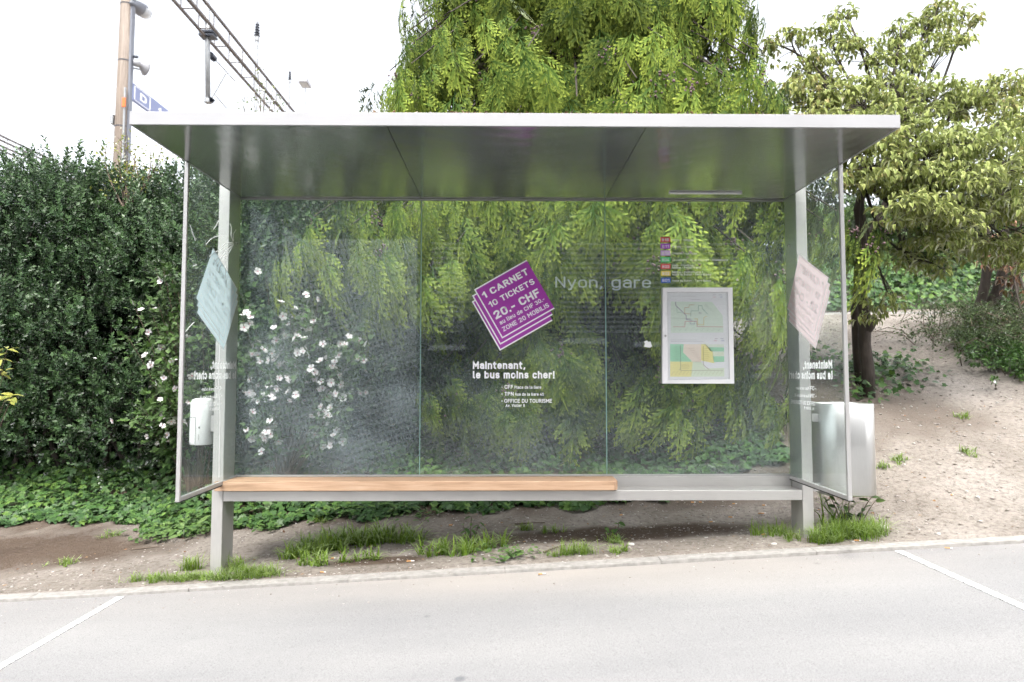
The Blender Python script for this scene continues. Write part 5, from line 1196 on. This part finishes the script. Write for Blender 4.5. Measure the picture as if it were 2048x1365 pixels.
# ------------------------------------------------------------------ small litter: stones, butts, twigs, roof litter
M['stone'] = leafmat('pebble', [(.17, .15, .13), (.25, .22, .20), (.34, .31, .28), (.44, .42, .40)], None, 0, .0, .85, .2)
def stones(n, xr, yr, s0, s1):
    x = rng.uniform(*xr, n); y = yr[0] + rng.random(n) * (yr[1] - yr[0]); s = s0 + rng.random(n) ** 3 * (s1 - s0)
    V, Fs, t, r = scatter(oct_, frames(rdir(n), rdir(n)), np.zeros((n, 3)), np.ones(n)); V = V.reshape(n, 6, 3) * s[:, None, None] * np.array([1.2, 1, .55]) * rng.uniform(.7, 1.3, (n, 6, 1))
    V += np.stack([x, y, GZ(x, y) + s * .15], -1)[:, None, :]; return V.reshape(-1, 3), Fs, t, r
def grit(n):
    V, Fs, t, r = stones(n, (-3.6, 3.8), (4.0, 4.1), .002, .007); y = 4.16 - rng.random(n) ** 2 * .5
    c = V.reshape(n, 6, 3); x = c[:, :, 0].mean(1); dz = np.where(y < 4.05, -.017, .003)
    c[:, :, 1] += (y - c[:, :, 1].mean(1))[:, None]; c[:, :, 2] += (.054 * 20 * np.tanh(x / 20) + dz - c[:, :, 2].mean(1))[:, None]; return c.reshape(-1, 3), Fs, t, r
o = foliage('gravel', [grit(700), stones(4600, (-5, 3.0), (4.16, 5.6), .003, .013), stones(6500, (2.2, 9), (4.2, 10), .004, .020)], M['stone']); tag(o, 'scattered pale pebbles and grit on the bare soil', 'gravel')
for k, (px, py, s, lab) in enumerate(((540, 1049, .035, 'pale rounded stone lying near the ivy right of the left post'), (1765, 1058, .032, 'beige stone on the soil near the kerb at the right'), (1262, 1091, .02, 'small white stone in the damp soil below the beam'), (1548, 1090, .016, 'small pale stone by the kerb next to the right post'))):
    c = ghit(px, py); bm = bmesh.new(); bmesh.ops.create_icosphere(bm, subdivisions=2, radius=1)
    for v_ in bm.verts: v_.co = Vector((v_.co.x * s * 1.25, v_.co.y * s, v_.co.z * s * .6)) * (1 + .12 * math.sin(v_.co.x * 5 + k) * math.cos(v_.co.y * 4 + v_.co.z * 3)) + Vector(c) + Vector((0, 0, s * .3))
    me = bpy.data.meshes.new('stone'); bm.to_mesh(me); bm.free(); me.materials.append(plain('stone_%d' % k, (.45, .43, .40), .85, noise=.2)); o = link('stone', me); tag(o, lab, 'stone')
M['filter'] = plain('cigarette_filter', (.50, .26, .10), .8); M['cig'] = plain('cigarette_paper', (.62, .60, .57), .8)
for (px, py) in ((668, 1118), (822, 1124), (880, 1107), (648, 1146), (905, 1052), (720, 1150), (1388, 1006), (1404, 1006), (1470, 1009), (1530, 1012), (1465, 1036), (1528, 1028), (1523, 1028), (1425, 1045), (1245, 1031), (1530, 1070), (1718, 1083), (1085, 1145), (1320, 1118), (1900, 1092), (1905, 991)):
    c = ghit(px, py); a = rng.uniform(-.6, .6); L = rng.uniform(.02, .032); dv = np.array([math.cos(a), math.sin(a), 0]) * L
    if py > 748 + F * (CAMZ - .054 * c[0]) / 4.05 - 2: c[2] = .054 * c[0] - .014
    c = c + [0, 0, .005]
    mb = MB().tube([c - dv, c], .0042, 8); o = mb.build('cigarette_butt', M['filter']); tag(o, 'cigarette butt lying on the ground near the shelter', 'cigarette butt', 'cigarette butts dropped round the shelter')
    MB().tube([c + dv * .01, c + dv * rng.uniform(.3, .8)], .004, 8).build('paper_end', M['cig'], o)
for (px, py, a, L, lab) in ((1110, 1100, .7, .22, 'bare dry twig lying on the soil under the bench, the pale one'), (1880 - 120, 665, -.35, .35, 'bent dark twig lying on the slope beside the dogwood trunk'), (290, 1100, .3, .2, 'thin twig on the dark soil at the left'), (1060, 1050, .15, .25, 'thin brown twig near the ivy under the bench')):
    c = ghit(px, py); dv = np.array([math.cos(a), math.sin(a), 0]) * L / 2; pts = [c - dv, c + [0, .02, 0], c + dv]
    pts = [np.array([q_[0], q_[1], GZ(q_[0], q_[1]) + .012]) for q_ in pts]
    tag(MB().tube(curve(pts, 6), list(np.linspace(.006, .003, 6)), 6).build('twig', M['twig']), lab, 'twig')
M['dead'] = leafmat('dry_leaf', [(.10, .055, .035), (.20, .11, .06), (.32, .20, .10)], None, 0, .1, .8, .2)
k = 1100; x = np.interp(rng.random(k), [0, .15, .85, 1], [-.75, -.3, 1.2, 1.6]); yy = .015 + rng.random(k) * .11; T = np.stack([x, YF + yy, ZR + .066 + yy * .36 * rng.random(k) + rng.random(k) * .005], -1)
o = foliage('leaf_litter', [scatter(kite(.4), frames(rdir(k) * [1, 1, .3], rdir(k)), T, rng.uniform(.012, .032, k))], M['dead']); tag(o, 'brown dry needles and leaves lying along the shelter roof edge', 'leaf litter')
k = 900; x = rng.uniform(-5, 7, k); y = rng.uniform(4.2, 6.4, k); T = np.stack([x, y, GZ(x, y) + .008], -1)
o = foliage('fallen_leaves', [scatter(kite(.5), frames(rdir(k) * [1, 1, .1], np.array([0, 0, 1]) + rng.normal(0, .3, (k, 3))), T, rng.uniform(.012, .035, k))], M['dead']); tag(o, 'scattered dry brown leaf scraps on the bare soil', 'fallen leaves')

# ------------------------------------------------------------------ railway things beyond the hedge
M['galv'] = plain('galvanised_steel', (.30, .31, .32), .5, .5, noise=.15, nscale=5)
M['rust'] = plain('weathered_girder', (.13, .115, .11), .7, .3, noise=.3, nscale=3)
M['dark'] = plain('dark_insulator', (.03, .035, .05), .3)
M['grey'] = plain('lamp_grey', (.16, .17, .20), .4)
M['lens'] = plain('lamp_glass', (.55, .57, .60), .2)
Dp = 16.0
pc = P(249, 150, Dp); px_ = pc[0]; gz = float(GZ(px_, Dp))
UP = empty('utility_pole', (px_, Dp, gz), 'weathered wooden utility pole rising above the hedge', 'pole')
MB().tube([(px_ - .06, Dp, gz), (px_ + .06, Dp, 14.0)], [.20, .165], 20).build('pole_shaft', M['pole'], UP, smooth=True)
for py in (12, 125, 256):
    z = P(249, py, Dp)[2]; f = (z - gz) / (14 - gz); MB().tube([(px_ - .06 + .12 * f, Dp, z - .012), (px_ - .06 + .12 * f, Dp, z + .012)], .20 - .035 * f + .006, 20).build('band', M['dark'], UP)
MB().box(px_ + .165, px_ + .215, Dp - .11, Dp + .02, 1.2, 12).build('cable_duct', M['grey'], UP)
MB().box(px_ + .12, px_ + .16, Dp - .20, Dp - .16, 1.2, 8.6).build('conduit', M['galv'], UP)
z0, z1 = P(258, 221, Dp)[2], P(258, 203, Dp)[2]; MB().box(px_ + .10, px_ + .18, Dp - .225, Dp - .201, z0, z1).build('marker', plain('orange_marker', (.75, .14, .03), .5), UP)
z0, z1 = P(234, 250, Dp)[2], P(234, 232, Dp)[2]; MB().box(px_ - .28, px_ - .20, Dp - .1, Dp + .1, z0, z1).build('box', M['galv'], UP)
# lamp head
a, b_ = P(268, 10, Dp), P(297, 30, Dp + .9)
LP = empty('street_lamp', tuple(a), 'dark grey lamp head on the wooden pole', 'lamp')
d = b_ - a; L = np.linalg.norm(d); u = d / L; w = np.array([0.35, -.9, 0]); w = w - u * (w @ u); w /= np.linalg.norm(w); n_ = np.cross(u, w)
if n_[2] < 0: n_ = -n_
def hull(sec, mat, name, dz=0):
    V = []; ns_ = 10
    for (t, ww, hh) in sec:
        for k in range(ns_):
            an = 2 * math.pi * k / ns_; V.append(a + u * (L * t) + w * (ww * math.cos(an)) + n_ * (hh * math.sin(an) + dz))
    Fs = [(i*ns_ + k, i*ns_ + (k+1) % ns_, (i+1)*ns_ + (k+1) % ns_, (i+1)*ns_ + k) for i in range(len(sec)-1) for k in range(ns_)]
    Fs += [tuple(reversed(range(ns_))), tuple((len(sec)-1)*ns_ + k for k in range(ns_))]
    return MB().add(V, Fs).build(name, mat, LP, smooth=True)
hull([(-.2, .05, .05), (0, .07, .07), (.15, .16, .12), (.55, .19, .13), (.9, .14, .09), (1, .04, .03)], M['grey'], 'housing'); hull([(.42, .12, .05), (.6, .17, .08), (.88, .13, .06), (.96, .05, .02)], M['lens'], 'lens', -.075)
# loudspeaker horn
a = P(268, 125, Dp); b_ = P(291, 134, Dp + .25); HS = empty('loudspeaker_horn', tuple(a), 'pale grey loudspeaker horn on the wooden pole', 'loudspeaker')
M['horn'] = plain('horn_grey', (.34, .34, .36), .45)
d = (b_ - a); L = np.linalg.norm(d); u = d / L
def alongtube(sec, name, mat):
    MB().tube([a + u * (L * t) for t, r in sec], [r for t, r in sec], 20).build(name, mat, HS, smooth=True)
alongtube([(-.1, .05), (.05, .09), (.35, .09), (.45, .06), (.7, .13), (.9, .20), (1.0, .235)], 'horn', M['horn']); alongtube([(.99, .14), (1.02, .14)], 'throat', plain('horn_inner', (.40, .40, .41), .6)); alongtube([(.8, .05), (1.06, .03)], 'driver_plug', M['horn'])
MB().box(a[0] - .22, a[0] + .1, Dp - .03, Dp + .03, a[2] + .12, a[2] + .17).build('bracket', M['dark'], HS)
MB().tube([a + [-.2, 0, -.12], a + u * (L * .55) + [0, 0, -.13]], .02, 6).build('bracket', M['galv'], HS)
# platform sector sign
M['signblue'] = plain('sector_sign_blue', (.20, .23, .38), .5)
s0 = P(264, 166, Dp); s1 = P(264, 200, Dp); xs = s0[0]; zt_, zb_ = s0[2], s1[2]
yl_ = Dp + 1.75
SG = empty('sector_sign', (xs, Dp, zb_), 'pale blue platform sign reading D 1 on the wooden pole', 'sign')
box('board', (xs - .03, Dp, zb_), (xs + .03, yl_, zt_), M['signblue'], SG, .006)
def sgl(body, y0, z0, w_, cap): letter(body, (xs + .033, y0, z0), (0, 1, 0), (0, 0, 1), w_, cap, M['white'], SG, .04)
hh = zt_ - zb_
sgl('D', Dp + .32, zb_ + hh * .3, .30, hh * .45); sgl('1', Dp + 1.18, zb_ + hh * .25, .16, hh * .5)
fr = MB()
for (y0, y1, z0, z1) in ((.06, .80, .90, .94), (.06, .80, .08, .12), (.06, .10, .08, .94), (.76, .80, .08, .94)): fr.box(xs + .0305, xs + .0335, Dp + y0, Dp + y1, zb_ + hh * z0, zb_ + hh * z1)
fr.build('letter_frame', M['white'], SG)
for z in (zt_ - .06, zb_ + .1): MB().tube([(px_ + .1, Dp - .05, z), (xs, Dp + .02, z)], .02, 6).build('bracket', M['dark'], SG)
# lattice girder of the overhead line, running away from the road
def girder(name, label, xc, zc, y0, y1, wx, hz, step, cr, mat, hangers):
    G = empty(name, (xc, y0, zc), label, 'girder')
    ch = [(xc - wx / 2, zc), (xc + wx / 2, zc + .0), (xc + wx * .5, zc + hz), (xc - wx / 2, zc + hz)]
    for i, (x, z) in enumerate(ch):
        MB().box(x - cr, x + cr, y0, y1, z - cr, z + cr).build('chord', mat, G)
    y = y0; k = 0
    while y < y1 - .05:
        for (i, j) in ((0, 1), (1, 2), (3, 0)): MB().tube([(ch[i][0], y, ch[i][1]), (ch[j][0], y, ch[j][1])], .018, 5).build('rung', mat, G)
        y += step; k += 1
    return G
girder('lattice_girder', 'steel lattice girder of the railway overhead line against the sky', -9.15, CAMZ + 10.55, 14.5, 30, .46, .50, 1.05, .035, M['rust'], None)
girder('lattice_girder', 'distant lattice girder peeping above the hedge at the left edge', P(10, 295, 38)[0], P(10, 300, 38)[2], 33, 46, .6, .6, 1.2, .05, M['rust'], None)
# suspension post with insulated arms hanging from the girder
Dh = 19.2; t0, t1_ = P(414, -20, Dh), P(416, 205, Dh)
HP = empty('suspension_post', tuple(t1_), 'pale grey post hanging from the lattice girder with insulated arms', 'catenary post')
MB().tube([t0, t1_], .075, 12).build('post', M['galv'], HP, smooth=True)
MB().tube([t1_ + [0, 0, -.02], t1_ + [0, 0, .1]], .11, 12).build('collar', M['galv'], HP)
for py in (67, 74): 
    c = P(417, py, Dh); MB().box(c[0] - .24, c[0] + .22, Dh - .16, Dh + .16, c[2] - .03, c[2] + .03).build('clamp', M['dark'], HP)
def arm(p, q_, Dq): MB().tube([P(*p, Dh), P(*q_, Dq)], .018, 6).build('arm', M['galv'], HP)
def insul(p, q_, Da, Db):
    A, B_ = P(*p, Da), P(*q_, Db); n = 9; MB().tube([A + (B_ - A) * (k / n) for k in range(n + 1)], [.05 if k % 2 else .10 for k in range(n + 1)], 10).build('insulator', M['dark'], HP)
arm((418, 106), (470, 163), Dh + 1.6); insul((421, 110), (429, 119), Dh + .1, Dh + .4); arm((452, 148), (422, 200), Dh); insul((426, 198), (421, 205), Dh, Dh); arm((430, 190), (453, 217), Dh + 1)
# masts with insulators, floodlight
def mast(label, px, ytop, D, s):
    tp = P(px, ytop, D); g = float(GZ(tp[0], D)); A = empty('catenary_mast', (tp[0], D, g), label, 'mast')
    hh = .95 * s; MB().tube([(tp[0], D, g), (tp[0], D, tp[2] - hh)], .075 * s, 10).build('mast_shaft', M['galv'], A)
    prof_ = [(.05 * s, tp[2] - hh)]
    for k in range(5): z = tp[2] - hh + .12 * s + k * .14 * s; prof_ += [(.07 * s, z), (.155 * s - .012 * k * s, z + .03 * s), (.07 * s, z + .08 * s)]
    prof_ += [(.05 * s, tp[2] - .1 * s), (.01, tp[2])]
    MB().lathe(prof_, tp[0], D, 14).build('insulator', M['dark'], A)
    MB().tube([(tp[0], D, tp[2] - hh - .12 * s), (tp[0], D, tp[2] - hh + .1 * s)], .105 * s, 12).build('collar', M['galv'], A)
mast('taller railway mast topped by a dark ribbed insulator', 515, 41, 30, .98); mast('shorter railway mast topped by a dark ribbed insulator', 580, 140, 40, .82)
Df = 32; c = P(608, 165, Df); FL = empty('floodlight', (c[0], Df, float(GZ(c[0], Df))), 'square floodlight on a thin pole beyond the roof', 'floodlight')
e = P(611, 176, Df); MB().tube([(e[0], Df, float(GZ(e[0], Df))), (e[0], Df, e[2])], .04, 8).build('pole_shaft', M['galv'], FL)
hd = box('head', (c[0] - .24, Df - .3, c[2] - .10), (c[0] + .24, Df + .5, c[2] + .10), M['horn'], FL, .02)
MB().box(c[0] - .19, c[0] + .19, Df - .24, Df + .44, c[2] - .115, c[2] - .1015).build('diffuser', M['lens'], hd)
# overhead wires
M['wire'] = plain('wire', (.10, .10, .11), .5)
for i, (p, q_, D1w, D2w, lab) in enumerate((((-40, 36), (330, -22), 20, 20, 'overhead wire slanting up at the top left'), ((-40, 152), (250, 156), 26, 26, 'upper of the level overhead wires at the left'), ((-40, 162), (330, 166), 28, 28, 'lower of the level overhead wires at the left'), ((-40, 242), (330, 243), 34, 34, 'lowest overhead wire just above the hedge'), ((1900, 12), (2100, 13), 24, 24, 'overhead wire at the top right corner'), ((1880, 112), (2100, 100), 26, 26, 'overhead wire above the dogwood at the right'))):
    A, B_ = P(*p, D1w), P(*q_, D2w); pts = [A + (B_ - A) * t - np.array([0, 0, .12]) * (4 * t * (1 - t)) for t in np.linspace(0, 1, 8)]
    tag(MB().tube(pts, .006, 5).build('overhead_wire', M['wire'], smooth=True), lab, 'wire')
# thin climbing shoots against the girder and at the hedge top
M['shoot'] = leafmat('airy_leaf', [(.06, .10, .03), (.09, .14, .035), (.16, .19, .05)], (.2, .2, .06), .3, .35, .5, .3)
def airy(label, base, ends, D, leaf, n, mat):
    b_ = P(*base, D); B = empty('airy_shrub', tuple(b_), label, 'shrub'); mb = MB(); Ts = []
    for (px, py, sp) in ends:
        e = P(px, py, D + rng.uniform(-.3, .3)); cv = np.array(curve([b_, (b_ + e) / 2 + rng.normal(0, .1, 3), e], 10)); mb.tube(cv, list(np.linspace(.012, .003, 10)), 4, cap=False)
        t = 1 - rng.random(n) ** 1.3 * .55; Ts.append(np.stack([np.interp(t, np.linspace(0, 1, 10), cv[:, k]) for k in range(3)], -1) + rng.normal(0, sp, (n, 3)))
    Ts = np.concatenate(Ts); k = len(Ts); mb.build('stems', M['twig'], B, kind='stuff')
    foliage('leaves', [scatter(kite(.45), frames(rdir(k) + [0, 0, -.3], rdir(k)), Ts, rng.uniform(.6, 1.3, k) * leaf)], mat, B)
airy('thin leafy shoots rising above the roof in front of the girder', (520, 330), [(490, 190, .07), (505, 178, .07), (530, 195, .07), (545, 180, .08), (560, 200, .06), (515, 135, .05), (525, 160, .05), (480, 205, .06), (550, 210, .08)], 8.6, .05, 26, M['shoot'])
airy('yellowish airy shoots at the hedge top beside the pole', (250, 420), [(215, 285, .05), (235, 275, .06), (255, 270, .06), (270, 290, .06), (235, 310, .09), (255, 330, .09), (300, 300, .05), (325, 295, .05), (240, 350, .1), (260, 365, .1), (340, 310, .07)], 6.75, .04, 50, M['yleaf'])

# ------------------------------------------------------------------ house across the road (seen only as reflection in the glass)
M['wallb'] = plain('house_render', (.055, .056, .06), .9, noise=.15, nscale=2)
M['slat'] = plain('shutter_slat', (.85, .85, .85), .5); M['glassdark'] = plain('house_window', (.02, .022, .025), .15)
HB = empty('house', (5.5, -10.5, 0), 'dark rendered house with pale louvred shutters across the road, reflected in the glass', 'house')
box('wall', (-2.7, -17, -.4), (15, -10, 9.6), M['wallb'], HB, .02); box('roof', (-3.1, -17.4, 9.61), (15.4, -9.5, 9.9), M['rubber'], HB, .02)
for (x0, x1) in ((-2.25, -1.25), (1.7, 7.2), (8.6, 12)):
    w_ = box('window', (x0, -9.99, 2.45), (x1, -9.96, 5.3), M['glassdark'], HB, 0); z = 2.5
    while z < 5.25:
        V = [(x0, -9.95, z), (x1, -9.95, z), (x1, -9.90, z + .055), (x0, -9.90, z + .055), (x0, -9.95, z + .012), (x1, -9.95, z + .012), (x1, -9.90, z + .067), (x0, -9.90, z + .067)]
        MB().add(V, [(0,3,2,1),(4,5,6,7),(0,1,5,4),(1,2,6,5),(2,3,7,6),(3,0,4,7)]).build('slat', M['slat'], w_); z += .15
for (x0, x1, z0, z1) in ((-2.2, -1.3, .9, 1.9), (1.8, 3.0, .2, 2.1), (4.0, 6.8, .9, 2.0)): 
    w_ = box('window', (x0, -9.99, z0), (x1, -9.96, z1), M['glassdark'], HB, 0); box('sill', (x0 - .1, -9.98, z1 + .06), (x1 + .1, -9.8, z1 + .22), M['slat'], w_, .01)
